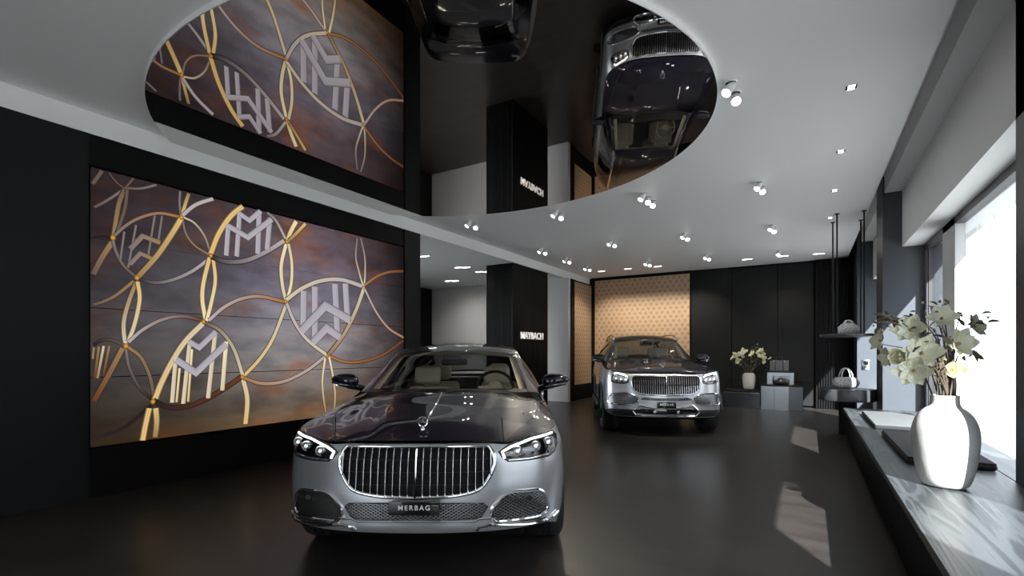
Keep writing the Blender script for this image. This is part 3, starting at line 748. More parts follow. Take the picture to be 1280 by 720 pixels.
    for s in (1, -1):
        f = (lambda q: q) if s == 1 else mir
        h = obj('headlight', patch(f(lp), .003), M['blackgloss'], root)
        obj('lamp_bezel', line(f(lp), .005, .003, step=.02), M['darkplastic'], h)
        obj('light_strip', line(f(drl) if s == 1 else [(-x, z) for x, z in drl], sp['drl_r'], .012, closed=False), M['led_on'], h)
        for k, (cx, cy) in enumerate(sp['proj']):
            x, z = px(None, cx, cy); c = hit(s*x, z, .004); q = sp['proj_r']
            pm = MB().lathe([(q*1.25, 0), (q*1.25, .012), (q, .013), (q*.95, .006), (q*.6, .014), (0, .018)], 16, M=Matrix.Translation(c) @ Matrix.Rotation(PI/2, 4, 'X'))
            obj('projector', pm, M['chrome_soft'], h)
            obj('lamp_element', MB().lathe([(q*.45, .018), (q*.3, .022), (0, .023)], 10, M=Matrix.Translation(c) @ Matrix.Rotation(PI/2, 4, 'X')), M['proj_on'], h)
        if sp.get('lamp_low'):
            lo = half_poly(sp['lamp_low']); obj('reflector_strip', line(lo if s == 1 else [(-x, z) for x, z in lo], .007, .006, closed=False), M['chrome_soft'], h)
        obj('lens', patch(f(lp), .006, dome=.016), M['lens'], h)
    # ------------------------------------------------ intakes
    ip = half_poly(sp['intake'])
    ip = corners(ip, sp['in_round'])
    for s in (1, -1):
        f = (lambda q: q) if s == 1 else mir
        a = obj('air_intake', patch(f(ip), .003), M['darkplastic'], root)
        obj('intake_mesh', lattice(f(ip), sp['lat'], sp['lat_r'], .007), M['chrome_soft'], a)
        obj('intake_frame', line(f(ip), sp['in_r'], .006), M['chrome'], a)
        if sp.get('sensor'):
            x, z = px(None, *sp['sensor']); c = hit(s*x, z, .006)
            obj('parking_sensor', MB().lathe([(.018,0),(.018,.008),(.014,.012),(0,.012)], 16, M=Matrix.Translation(c) @ Matrix.Rotation(PI/2, 4, 'X')), M['darkplastic'], a)
    cp = sp['centre'](half_poly)
    ci = obj('lower_grille', patch(cp, .003), M['darkplastic'], root)
    obj('grille_mesh', lattice(cp, sp['lat'], sp['lat_r'], .006), M['chrome_soft'], ci)
    for nm, pts, r, off, mt, sym in sp['trims']:
        q = half_poly(pts)
        if sym: q = [(-x, z) for x, z in q[::-1]] + q; obj(nm, line(q, r, off, closed=False), M[mt], root)
        else:
            for s in (1, -1): obj(nm, line([(s*x, z) for x, z in q], r, off, closed=False), M[mt], root)
    for nm, pts, off, mt, sym in sp.get('patches', []):
        q = half_poly(pts)
        if sym: obj(nm, patch([(-x, z) for x, z in q[::-1]] + q, off), M[mt], root)
        else:
            for s in (1, -1): obj(nm, patch(q if s == 1 else mir(q), off), M[mt], root)
    # ------------------------------------------------ plate
    pw, ph, pz = sp['plate']; c = hit(0, pz, .03); y = c.y
    pl = obj('number_plate', MB().rbox((-pw/2, y-.006, pz-ph/2), (pw/2, y+.004, pz+ph/2), .004), M['blackgloss'], root)
    bk_ = obj('plate_bracket', MB().box((-pw*.4, y+.004, pz-ph*.3), (pw*.4, y+.05, pz+ph*.3)), M['darkplastic'], pl)
    def lettering(txt, size, spacing, z, name):
        cu = bpy.data.curves.new(name, 'FONT'); cu.body = txt; cu.size = size; cu.align_x = 'CENTER'; cu.align_y = 'CENTER'; cu.space_character = spacing; cu.extrude = .0006; cu.offset = size*.008
        t = bpy.data.objects.new(name, cu); COL.objects.link(t)
        dg = bpy.context.evaluated_depsgraph_get(); me = bpy.data.meshes.new_from_object(t.evaluated_get(dg)); bpy.data.objects.remove(t)
        me.transform(Matrix.Translation((0, y-.0072, z)) @ Matrix.Rotation(PI/2, 4, 'X'))
        o = obj(name, me, M['letter'], pl, fix=False); return o
    lettering('MERBAG', ph*.50, 1.32, pz+ph*.06, 'lettering')
    # ------------------------------------------------ bonnet details
    st = MB()
    for s in (1, -1): st.tube([hit_top(s*xh(y_), y_, -.0015) for y_ in [sp['seam0'] + (cw+.05-sp['seam0'])*k/30 for k in range(31)]], .0042, 6)
    obj('hood_seam', st, M['darkplastic'], root)
    if sp.get('strip'):
        a, b = sp['strip']; obj('hood_strip', MB().tube([hit_top(0, a + (b-a)*k/30, .001) for k in range(31)], [.004 + .004*math.sin(PI*min(1, k/12)/2) for k in range(31)], 6), M['chrome'], root)
    by = sp['badge_y']; c = hit_top(0, by); R = sp['badge_r']
    og = MB().lathe([(R*.55,-.004),(R*.5,.004),(R*.25,.010),(R*.14,.02),(R*.12,R*.55)], 20, M=Matrix.Translation(c))
    orn = obj('hood_ornament', og, M['chrome'], root)
    cc = c + Vector((0, .01, R*1.5)); Rm = Matrix.Translation(cc) @ Matrix.Rotation(PI/2, 4, 'X')
    st = MB().tube([cc + Vector((R*math.cos(a), 0, R*math.sin(a))) for a in [2*PI*k/40 for k in range(40)]], R*.09, 8, closed=True)
    for k in range(3):
        a = PI/2 + 2*PI*k/3; d = Vector((math.cos(a), 0, math.sin(a))); e = Vector((-d.z, 0, d.x))
        tip = cc + d*R*.97
        st.add([tip, cc + e*R*.15 - d*R*.06, cc + Vector((0,-.012,0)), cc - e*R*.15 - d*R*.06, cc + Vector((0,.012,0))], [(0,1,2),(0,2,3),(0,4,1),(0,3,4),(1,4,2),(2,4,3)])
    obj('star', st, M['chrome'], orn)
    # ------------------------------------------------ greenhouse
    zr, ex, ez, bow, bx, bz = [smooth(sp[k]) for k in ('roofz','edgex','edgez','bow','beltx','beltz')]
    s0, s1, s2, s3 = sp['stations']
    NS = 110; NV = 12; NT = 20
    st_ = [s0 + (s3-s0)*k/NS for k in range(NS+1)]
    g = []
    for s_ in st_:
        X, Z, B = ex(s_), ez(s_), bow(s_); BX, BZ = bx(s_), bz(s_); row = []
        Y = s_ + B
        for k in range(NV):
            t = k/NV; bul = .022*math.sin(PI*t)
            row.append(Vector((BX + (X-BX)*t + bul, Y, BZ + (Z-BZ)*t)))
        for k in range(NT+1):
            u = 1 - k/NT; row.append(Vector((X*u, s_ + B*u*u, Z + (zr(s_)-Z)*(1-u**2.4))))
        g.append(row)
    nc = NV+NT+1
    allv = []
    for r in g: allv += r
    def full_face(i, j): return (i*nc+j, i*nc+j+1, (i+1)*nc+j+1, (i+1)*nc+j)
    cats = {}
    wb = sp['windows']
    for i in range(NS):
        s_ = (st_[i]+st_[i+1])/2
        for j in range(nc-1):
            if j < NV:
                t = (j+.5)/NV; Z = ez(s_) - bz(s_)
                key = 'pillar'
                y_ = s_ + bow(s_)
                if .06 < t < sp.get('wt', .86) and Z > .10:
                    for k, (a, b) in enumerate(wb):
                        if a < s_ < b: key = 'side_window'
            else:
                u = 1 - (j-NV+.5)/NT
                if s_ < s1: key = 'windshield' if (u < .93 and s_ < s1-.03) else 'pillar'
                elif s_ < s2: key = 'glass_roof' if (u < .72 and s1+.28 < s_ < s2-.35) else 'roof'
                else: key = 'rear_window' if (u < .9 and s2+.03 < s_ < s3-.06) else 'roof'
            cats.setdefault(key, []).append((i, j))
    def sub(fl, side):
        mb = MB()
        for s in ((1, -1) if side == 0 else (side,)):
            mb.add([Vector((s*p.x, p.y, p.z)) for p in allv], [full_face(i, j) for i, j in fl], 0, True)
        return clean(mb)
    rf = obj('roof', sub(cats['roof'], 0), mat_up, root, sharp=60)
    obj('pillar_frame', sub(cats['pillar'], 0), sp['mat_pillar'], root, sharp=60)
    ws = obj('windshield', sub(cats['windshield'], 0), M['glass'], root, sharp=60)
    obj('rear_window', sub(cats['rear_window'], 0), M['glass_dark'], root, sharp=60)
    if 'glass_roof' in cats: obj('glass_roof', sub(cats['glass_roof'], 0), M['blackgloss'], root, sharp=60)
    for a, b in wb:
        fl = [(i, j) for i, j in cats['side_window'] if a < (st_[i]+st_[i+1])/2 < b]
        for s in (1, -1): obj('side_window', sub(fl, s), M['glass_dark'], root, sharp=60)
    # chrome line under the side windows
    for s in (1, -1):
        obj('window_trim', MB().tube([Vector((s*(bx(y_)+.004), y_+bow(y_), bz(y_)+.01)) for y_ in [wb[0][0]+(wb[-1][1]-wb[0][0])*k/40 for k in range(41)]], .009, 6), M['chrome'], root)
        obj('roof_trim', MB().tube([Vector((s*(ex(y_)+.006), y_+bow(y_), ez(y_)-.012)) for y_ in [s0+.1+(wb[-1][1]-s0-.1)*k/50 for k in range(51)]], .007, 6), M['chrome'], root)
    # inner lining: front pillars, visor strip and headliner
    lin = MB()
    off = .035
    for s in (1, -1):
        vs2 = []
        for i in range(NS+1):
            for j in range(nc):
                p = g[i][j]; q = Vector((p.x*s*(1-off/max(.25, abs(g[i][NV].x))), p.y+.02, p.z-.03)); vs2.append(q)
        fl = [(i, j) for i in range(NS) for j in range(nc-1) if
              (j >= NV and s1-.10 < st_[i] < s2) or (NV-1 <= j < NV+2 and s0+.06 < st_[i] <= s1) or (j < NV and any(abs(st_[i]-b) < .06 for b in (wb[0][1]+.04, wb[-1][1]+.05)))]
        lin.add(vs2, [full_face(i, j) for i, j in fl], 0, True)
    obj('headliner', clean(lin), M['cream'], root, sharp=60)
    fb = MB()                               # black printed band round the windscreen
    for s in (1, -1):
        vs2 = [Vector((s*p.x*.995, p.y+.004, p.z-.004)) for p in allv]
        fl = [(i, j) for i in range(NS) for j in range(NV, nc-1) if st_[i] < s1 and (st_[i] < s0+.06 or st_[i] > s1-.09 or (1-(j-NV+.5)/NT) > .93)]
        fb.add(vs2, [full_face(i, j) for i, j in fl], 0, True)
    obj('windshield_band', clean(fb), M['darkplastic'], ws)
    # ------------------------------------------------ mirrors
    mx, my, mz = sp['mirror']
    for s in (1, -1):
        rows_ = []
        for k in range(13):
            t = k/12; xx = mx - .13 + .26*t; r = math.sin(PI*min(1, .06+t*.94)**.8)**.5 if 0 < t < 1 else .05
            r = max(.05, r)
            rows_.append([Vector((s*xx, my + .075*r*math.cos(a)*(1 if math.cos(a) < 0 else .55) , mz + sp['mirror_h']*r*math.sin(a) + .02*t)) for a in [2*PI*q/16 for q in range(16)]])
        mm = MB().grid(rows_, closed=True); mm.f += [tuple(range(16))[::-1], tuple(12*16+q for q in range(16))]; mm.m += [0,0]; mm.sm += [True, True]
        mo = obj('wing_mirror', mm, mat_up, root, sharp=60)
        bxm = bx(my)
        obj('mirror_arm', MB().tube([Vector((s*(bxm-.03), my+.12, mz-.075)), Vector((s*(mx-.11), my+.06, mz-.06)), Vector((s*(mx-.02), my+.01, mz-.045))], [.03,.03,.022], 10), M['blackgloss'], mo)
        obj('mirror_light', MB().tube([Vector((s*(mx-.09+.19*k/8), my-.072*math.sin(PI*(.1+.75*k/8))**.5-.002, mz-sp['mirror_h']*.55+.03*(k/8))) for k in range(9)], .008, 6), M['chrome_soft'], mo)
        obj('mirror_glass', MB().box((s*mx-.1, my+.042, mz-sp['mirror_h']*.6), (s*mx+.1, my+.046, mz+sp['mirror_h']*.65)), M['chrome'], mo)
    # ------------------------------------------------ wheels
    r, w_ = sp['tyreR'], sp['tyreW']; rr = sp['rimR']
    tyre = [(rr-.01, -w_/2+.02), (rr+.02, -w_/2+.004), (r-.035, -w_/2), (r-.012, -w_/2+.018), (r, -w_/2+.05), (r, -.03), (r-.007, -.027), (r-.007,-.018),(r,-.015),(r,.015),(r-.007,.018),(r-.007,.027),(r,.03),(r, w_/2-.05), (r-.012, w_/2-.018), (r-.035, w_/2), (rr+.02, w_/2-.004), (rr-.01, w_/2-.02)]
    for yw in (sp['axF'], sp['axR']):
        for s in (1, -1):
            T = Matrix.Translation((s*(sp['track']/2), yw, r)) @ Matrix.Rotation(s*PI/2, 4, 'Y')
            if yw == sp['axF']: T = Matrix.Translation((s*(sp['track']/2), yw, r)) @ Matrix.Rotation(sp.get('steer', 0), 4, 'Z') @ Matrix.Rotation(s*PI/2, 4, 'Y')
            wh = obj('wheel', MB().lathe(tyre, 48, M=T, cap=False), M['rubber'], root)
            rim = MB().lathe([(rr, -w_/2+.02), (rr-.012, -w_/2+.03), (rr-.03, w_/2-.09)], 40, M=T, cap=False).lathe([(rr, w_/2-.02), (rr-.012, w_/2-.022), (rr-.02, w_/2-.05)], 40, M=T, cap=False)
            for k in range(10):
                a = 2*PI*k/10
                A = T @ Matrix.Rotation(a, 4, 'Z')
                rim.add([A @ Vector(v) for v in [(.05,-.028,w_/2-.03),(.05,.028,w_/2-.03),(rr-.015,.05,w_/2-.03),(rr-.015,-.05,w_/2-.03),(.05,-.028,w_/2-.08),(.05,.028,w_/2-.08),(rr-.015,.05,w_/2-.07),(rr-.015,-.05,w_/2-.07)]], [(0,1,2,3),(4,7,6,5),(0,4,5,1),(1,5,6,2),(2,6,7,3),(3,7,4,0)])
            rim.lathe([(.075, w_/2-.09), (.075, w_/2-.02), (.05, w_/2-.012), (0, w_/2-.01)], 24, M=T)
            obj('rim', rim, M['chrome_soft'], wh)
            obj('brake_disc', MB().lathe([(.05, -.02), (rr-.06, -.02), (rr-.06, .01), (.05, .01)], 32, M=T, cap=False), M['darkplastic'], wh)
    # dark underbody with wheel housings left open
    ub = MB(); uy0, uy1, uz = .34, sp['L']-.2, sp['under']
    prevs = []
    uw = sp['track']/2 - w_/2 - .06
    ub.rbox((-uw, uy0+.3, uz), (uw, uy1, sp['ubtop']), .04)
    for a, b in ((uy0, sp['axF']-r-.05), (sp['axF']+r+.06, sp['axR']-r-.06), (sp['axR']+r+.06, uy1)):
        if b-a > .05: ub.rbox((-sp['ubw'] if a > uy0 else -sp['ubf'], a, uz), (sp['ubw'] if a > uy0 else sp['ubf'], b, uz+.22), .04)
    obj('underbody', ub, M['black'], root)
    # ------------------------------------------------ cabin
    cb_ = MB()
    cb_.box((-sp['belt_in']+.02, cw+.25, .45), (sp['belt_in']-.02, cb-.05, .50))
    for s in (1, -1): cb_.box((s*sp['belt_in']-.02, cw+.2, .45), (s*sp['belt_in']+.0, cb-.05, bz(2.5)-.01))
    cb_.box((-sp['belt_in'], cb-.12, .45), (sp['belt_in'], cb-.08, bz(3)))
    obj('cabin_tub', cb_, M['dash'], root)
    D = sp['dash']                                   # (y, z)
    dm = MB(); rows_ = []
    for k in range(15):
        x = -sp['belt_in']+.03 + (2*sp['belt_in']-.06)*k/14; b_ = .05*(1-(2*k/14-1)**2)
        rows_.append([Vector((x, cw+.10+.22*(2*k/14-1)**2, D[1]-.03)), Vector((x, D[0]-.25, D[1]-.0+b_*.3)), Vector((x, D[0]-.08, D[1]+b_*.2)), Vector((x, D[0], D[1]-.05)), Vector((x, D[0]-.02, D[1]-.2)), Vector((x, D[0]-.12, D[1]-.45))])
    da = obj('dashboard', dm.grid(rows_), M['dash'], root)
    obj('dash_lower', MB().rbox((-sp['belt_in']+.05, D[0]-.05, D[1]-.17), (sp['belt_in']-.05, D[0]+.02, D[1]-.09), .02), M['cream'], da)
    sw = Vector((sp['seatx'], D[0]+.24, D[1]+.0)); A = Matrix.Translation(sw) @ Matrix.Rotation(math.radians(62), 4, 'X')
    wm = MB().tube([A @ Vector((.185*math.cos(a), .185*math.sin(a), 0)) for a in [2*PI*k/48 for k in range(48)]], .016, 10, closed=True)
    stw = obj('steering_wheel', wm, sp['wheelmat'], root)
    hb = MB().lathe([(.0,-.03),(.07,-.025),(.075,.01),(.05,.03),(0,.035)], 24, M=A)
    for a in (0, PI, -PI/2): hb.tube([A @ Vector((.06*math.cos(a), .06*math.sin(a), 0)), A @ Vector((.175*math.cos(a), .175*math.sin(a), 0))], .016, 8)
    obj('wheel_hub', hb, M['cream'], stw)
    def seat(x, y, rear=False):
        zc0 = sp['seatz']; sm = MB()
        sm.rbox((x-.26, y-.5, zc0-.12), (x+.26, y+.04, zc0+.04), .06, 4)
        so = obj('seat', sm, M['cream'], root, sharp=80)
        Mx = Matrix.Translation((x, y, zc0)) @ Matrix.Rotation(math.radians(-14), 4, 'X')
        bk2 = MB().rbox((-.25, -.04, 0), (.25, .12, sp['backh']), .07, 4, M=Mx).rbox((-.16, -.06, .05), (.16, 0, sp['backh']-.06), .03, 3, M=Mx)
        obj('backrest', bk2, M['cream'], so, sharp=80)
        hz = sp['backh']
        hd = MB().rbox((-.135, -.10, hz+.01), (.135, .06, hz+.235), .07, 5, M=Mx)
        obj('headrest', hd, M['cream'], so, sharp=80)
        if sp.get('pillow') and not rear:
            ho = MB().rbox((-.15, -.17, hz+.0), (.15, -.085, hz+.2), .042, 5, M=Mx)
            for q in range(-3, 4): ho.tube([Mx @ Vector((q*.038, -.171, hz+.03)), Mx @ Vector((q*.034, -.174, hz+.1)), Mx @ Vector((q*.038, -.171, hz+.17))], .004, 5)
            obj('pillow', ho, M['pillow'], so, sharp=80)
    for x in (-sp['seatx'], sp['seatx']): seat(x, sp['seaty'])
    for x in (-sp['seatx'], sp['seatx']): seat(x, sp['reary'], True)
    # inside mirror and camera housing
    rv = Vector((0, s1-.12, zr(s1-.12)-.09))
    obj('rear_view_mirror', MB().rbox((-.13, rv.y-.0, rv.z-.035), (.13, rv.y+.03, rv.z+.03), .02).rbox((-.09, rv.y-.17, rv.z+.01), (.09, rv.y+.02, rv.z+.06), .015), M['darkplastic'], root)
    # wipers
    wp = MB()
    for s in (1, -1):
        wp.tube([hit_top(s*.03, cw-.02, .012), Vector((s*.25, cw+.09, zr(s0)+.012)), Vector((s*.58, cw+.23, zr(s0)+.015))], .007, 6)
    obj('wiper', wp, M['darkplastic'], root)
    # panel lines of the doors and handles
    def side(y, z):
        i = min(range(nF, nF+nS), key=lambda k: abs(half[k].y-y)); p = P(i, z); return p
    for s in (1, -1):
        for yd in sp['doors']:
            obj('door_seam', MB().tube([Vector((s*(side(yd, z).x+.0005), yd, z)) for z in [sp['zbS']+.05+(ztS(yd)-sp['zbS']-.06)*k/12 for k in range(13)]], .004, 5), M['darkplastic'], root)
    for s in (1, -1):
        for yd in sp['handles']:
            z = ztS(yd)-.10; p = side(yd, z)
            obj('door_handle', MB().rbox((s*p.x-.012, yd, z-.014), (s*p.x+.016, yd+.22, z+.014), .01, 3), M['chrome'], root)
    return dict(hit=hit, hit_top=hit_top, P=P, ex=ex, ez=ez, bow=bow, obj=obj)

M['letter'] = mat('plate_lettering', (.80,.80,.80), .5)
M['glass_dark'] = glass('tinted_glass', (.30,.32,.32))
M['pillow'] = mat('headrest_pillow', (.66,.59,.46), .55, bump=(60, .25))
# ---------------------------------------------------------------- saloon in front
def crop5(cx, cy): return 350 + cx/2.7703, 420 + cy/2.7703
d0 = 2.92; xr = (519-640)/F*d0
sal = thing('saloon_car', 'low dark blue and silver saloon car nearest the camera, beside the video wall', 'car',
            (d0*-SA + xr*CA, d0*CA + xr*SA, 0), YAW)
SALOON = dict(L=5.47, turn=0, d0=d0, xr=xr, crop=crop5, zlow=.2,
  plan=[(0,0),(.25,.012),(.5,.055),(.68,.125),(.80,.21),(.88,.32),(.925,.46),(.945,.7),(.952,1.1),(.955,2.0),(.955,3.2),(.95,4.2),(.93,4.8),(.88,5.15),(.75,5.36),(.5,5.44),(0,5.47)],
  cornerF=(.80,.21), cornerR=(.88,5.15),
  insF=[(.2,.07),(.31,.01),(.36,0),(.5,0),(.65,.015),(.75,.03),(.80,.05),(.84,.075),(.9,.13)], insS=[(.2,.05),(.35,.01),(.6,0),(.78,.012),(.87,.042),(.95,.078),(1.03,.11)], insR=[(.2,.1),(.5,0),(.8,.02),(1.0,.08)],
  ztF=[(0,.838),(.44,.834),(.56,.826),(.7,.85),(.8,.868)], ztS=[(.21,.868),(.45,.888),(.9,.925),(1.5,.965),(3,.99),(4.5,1.01),(5.15,.99),(5.3,.985),(5.47,.98)],
  zbF=.315, zbS=.22, zbR=.28, axF=.88, axR=4.28, archR=.39, tyreR=.36, tyreW=.255, rimR=.265, track=1.64, flare=.012,
  zc=[(0,.838),(.04,.85),(.15,.876),(.4,.925),(.8,.985),(1.2,1.055),(1.5,1.06),(4.5,1.07),(5.0,1.06),(5.4,.985)], deck_p=2.8,
  dome=lambda y: .30+.13*min(1, max(0, y)/1.2), domeh=.012,
  mat_low=M['silver'], mat_up=M['blue'], mat_pillar=M['blue'], cowl=1.2, tailglass=4.75, belt_in=.80,
  hoodx=[(.0,.50),(.06,.50),(.12,.52),(.25,.575),(.4,.635),(.7,.735),(1.0,.79),(1.3,.81)], seam0=.1,
  grille=lambda hp: (lambda r: r + [(-x, z) for x, z in r[::-1]])(hp([(474,385),(600,385),(700,384),(727,389),(743,436),(722,492),(684,533),(600,553),(474,560)])),
  gr_r=.0125, bars=10, bar_w=.0056,
  lamp=[(758,402),(796,374),(868,348),(938,327),(954,340),(958,372),(948,398),(930,414),(860,428),(790,433),(772,422)],
  drl=[(776,424),(768,402),(800,384),(868,358),(936,336)], drl_r=.0075, proj=[(822,397),(884,380),(926,366)], proj_r=.026, lamp_low=[(790,430),(860,424),(925,408)],
  intake=[(731,598),(768,553),(800,538),(896,530),(917,546),(926,590),(916,611),(893,622),(748,641),(733,624)], in_round=.03,
  lat=.030, lat_r=.0034, in_r=.0115, sensor=(862,556),
  centre=lambda hp: (lambda r: [(-x, z) for x, z in r[::-1]] + r)(hp([(474,578),(600,577),(706,577),(722,590),(700,626),(680,634),(600,636),(474,636)])),
  trims=[('lower_trim', [(474,641),(600,641),(676,640),(690,632),(740,628),(760,643),(850,641),(915,625)], .008, .010, 'chrome', True),
         ('lip_trim', [(474,669),(600,666),(690,660),(730,652),(860,650),(930,632),(958,605)], .010, .006, 'chrome', True)],
  plate=(.30,.082,.475), strip=(.30,1.16), badge_y=.24, badge_r=.031,
  stations=(1.2,2.12,3.75,4.78), windows=[(1.62,2.72),(2.84,3.95)], wt=.88,
  roofz=[(1.2,1.062),(1.65,1.255),(2.12,1.425),(2.5,1.485),(3.0,1.508),(3.6,1.48),(4.2,1.33),(4.78,1.10)],
  edgex=[(1.2,.765),(1.65,.70),(2.12,.635),(2.6,.605),(3.6,.575),(4.2,.60),(4.78,.66)],
  edgez=[(1.2,1.04),(1.65,1.215),(2.12,1.385),(2.6,1.44),(3.1,1.455),(3.6,1.41),(4.2,1.26),(4.78,1.07)],
  bow=[(1.2,.33),(2.12,.12),(2.6,0),(3.6,-.04),(4.78,-.15)], beltx=[(1.2,.865),(2,.885),(3.5,.88),(4.2,.85),(4.78,.80)], beltz=[(1.2,.985),(3,1.0),(4.78,1.03)],
  mirror=(.985,1.66,1.125), mirror_h=.068, under=.16, ubtop=.7, ubw=.88, ubf=.66, dash=(1.95,1.03), seatx=.40, seaty=2.75, reary=3.75, seatz=.52, backh=.50, pillow=True, wheelmat=M['dash'],
  doors=(1.55,2.78,3.9), handles=(2.5,3.6))
build_car(SALOON, sal)

# ---------------------------------------------------------------- off-roader behind
def crop4(cx, cy): return 730 + cx/4.8, 400 + cy/4.8
TURN = math.radians(7)                # car axis turned right of the camera axis
d0g = 7.95; xg = (833-640)/F*d0g
suv = thing('suv_car', 'tall dark blue and silver luxury off-roader parked before the golden wall', 'car',
            (d0g*-SA + xg*CA, d0g*CA + xg*SA, 0), YAW - TURN)
SUV = dict(L=5.2, turn=TURN, d0=d0g, xr=xg, crop=crop4, zlow=.3,
  plan=[(0,0),(.3,.015),(.55,.06),(.72,.125),(.85,.22),(.925,.34),(.965,.5),(.985,.8),(.99,1.2),(.985,2),(.985,4.2),(.96,4.8),(.90,5.05),(.7,5.17),(.4,5.2),(0,5.205)],
  cornerF=(.85,.22), cornerR=(.90,5.05),
  insF=[(.3,.06),(.42,.0),(.6,0),(.85,.015),(1.0,.05),(1.05,.08),(1.12,.13)], insS=[(.3,.04),(.5,0),(.9,0),(1.05,.02),(1.14,.045),(1.22,.075)], insR=[(.3,.08),(.6,0),(1.0,.03),(1.25,.1)],
  ztF=[(0,1.038),(.5,1.034),(.62,1.04),(.75,1.055),(.85,1.065)], ztS=[(.22,1.065),(.5,1.095),(1,1.13),(1.6,1.16),(3,1.18),(5,1.2),(5.3,1.2)],
  zbF=.33, zbS=.40, zbR=.45, axF=.93, axR=4.06, archR=.43, tyreR=.40, tyreW=.285, rimR=.29, track=1.70, flare=.016,
  zc=[(0,1.038),(.04,1.055),(.15,1.09),(.4,1.14),(.9,1.205),(1.4,1.26),(1.7,1.26),(5.0,1.26),(5.2,1.2)], deck_p=3.2,
  dome=lambda y: .36+.12*min(1, max(0, y)/1.4), domeh=.016,
  mat_low=M['silver'], mat_up=M['blue'], mat_pillar=M['blue'], cowl=1.4, tailglass=5.12, belt_in=.84,
  hoodx=[(0,.58),(.1,.60),(.3,.68),(.6,.75),(1.0,.80),(1.5,.82)], seam0=.12,
  grille=lambda hp: (lambda r: r + [(-x, z) for x, z in r[::-1]])(hp([(496,338),(600,337),(672,337),(692,352),(697,385),(682,425),(648,446),(570,452),(496,453)])),
  gr_r=.016, bars=15, bar_w=.007,
  lamp=[(708,340),(722,330),(770,318),(784,326),(798,350),(800,372),(780,382),(735,386),(712,378)], drl=[(714,346),(726,335),(770,322),(781,329)], drl_r=.013, proj=[(728,362),(752,358),(776,354)], proj_r=.045, lamp_low=[(716,378),(750,380),(790,372)],
  intake=[(650,474),(690,448),(740,440),(795,443),(811,468),(813,500),(790,510),(720,514),(668,507)], in_round=.06,
  lat=.046, lat_r=.0042, in_r=.013, sensor=None,
  centre=lambda hp: (lambda r: [(-x, z) for x, z in r[::-1]] + r)(hp([(496,470),(560,470),(620,466),(648,474),(640,482),(560,486),(496,487)])),
  trims=[('lower_trim', [(496,530),(580,530),(622,522),(650,512),(680,540)], .018, .012, 'chrome', True),
         ('skid_trim', [(496,574),(600,574),(668,572),(690,552)], .014, .02, 'chrome', True)],
  patches=[('bumper_corner', [(668,545),(720,541),(805,538),(818,560),(815,600),(690,600),(660,585)], .004, 'darkplastic', False), ('bumper_opening', [(496,538),(560,538),(632,536),(682,543),(676,562),(600,567),(496,567)], .006, 'blackgloss', True)],
  plate=(.30,.095,.54), strip=None, badge_y=.34, badge_r=.042,
  stations=(1.4,2.3,4.55,5.12), windows=[(1.78,2.95),(3.06,4.1),(4.2,4.75)], wt=.88,
  roofz=[(1.4,1.265),(1.85,1.50),(2.3,1.69),(2.7,1.76),(3.2,1.785),(4.2,1.765),(4.7,1.70),(5.12,1.25)],
  edgex=[(1.4,.755),(1.85,.70),(2.3,.65),(2.8,.64),(4.5,.63),(4.9,.65),(5.12,.75)],
  edgez=[(1.4,1.245),(1.85,1.45),(2.3,1.64),(2.8,1.70),(3.4,1.715),(4.5,1.69),(4.9,1.56),(5.12,1.22)],
  bow=[(1.4,.28),(2.3,.1),(2.8,0),(4.8,0),(5.12,-.05)], beltx=[(1.4,.90),(2,.915),(4.5,.90),(5.12,.85)], beltz=[(1.4,1.175),(3,1.19),(5.12,1.21)],
  mirror=(1.005,1.72,1.27), mirror_h=.085, under=.26, ubtop=.85, ubw=.84, ubf=.74, dash=(2.1,1.20), seatx=.42, seaty=2.85, reary=3.7, seatz=.72, backh=.56, pillow=True, wheelmat=M['cream'],
  doors=(1.6,3.0,4.0), handles=(2.7,3.75), steer=0)
K = build_car(SUV, suv)
# black lower bumper, chrome skid bars, sill steps and roof rails of the off-roader
for s in (1, -1):
    c = K['hit'](s*.185, .415)
    obj('bumper_rib', MB().rbox((c.x-.026, c.y-.03, .385), (c.x+.026, c.y+.02, .45), .012), M['chrome_soft'], suv)
    obj('side_step', MB().rbox((s*.98-.07, 1.45, .34), (s*.98-.01, 3.55, .40), .02), M['darkplastic'], suv)
    pts = [Vector((s*(K['ex'](y)+.0), y, K['ez'](y)+dz)) for y, dz in ((2.3,.0),(2.42,.035),(2.65,.06),(3.2,.068),(4.0,.065),(4.5,.045),(4.62,.0))]
    obj('roof_rail', MB().tube(catmull(pts, 6), .021, 8), M['chrome'], suv)
    for yw in (.93, 4.06): obj('arch_trim', MB().tube([Vector((s*1.0, yw+.44*math.cos(a), .40+.44*math.sin(a))) for a in [PI*k/24 for k in range(25)]], .022, 8), M['darkplastic'], suv)
# ================================================================ CEILING LIGHTS
def spot_proto(name, label, group):
    t = thing(name, label, 'spotlight', (0,0,0), 0, group)
    obj('mounting_ring', MB().lathe([(.052,0),(.052,-.006),(.044,-.010),(.040,-.002)], 28), M['lampwhite'], t)
    obj('socket', MB().lathe([(.040,-.003),(.030,-.006),(0,-.006)], 24, cap=False), M['darkplastic'], t)
    A = Matrix.Translation((0,0,-.035)) @ Matrix.Rotation(math.radians(38), 4, 'Y')
    hd = obj('lamp_head', MB().lathe([(0,.045),(.020,.043),(.031,.030),(.037,-.02),(.040,-.085),(.0385,-.088),(.036,-.080)], 28, M=A, cap=False), M['lampwhite'], t)
    obj('lens', MB().lathe([(.0365,-.079),(.020,-.076),(0,-.075)], 24, M=A, cap=False), M['lamp_on'], hd)
    obj('swivel_arm', MB().tube([Vector((0,0,-.002)), Vector((0,0,-.04))], .012, 10), M['lampwhite'], t)
    return t
XS = [-5.03, -3.47, -2.03, -.555]
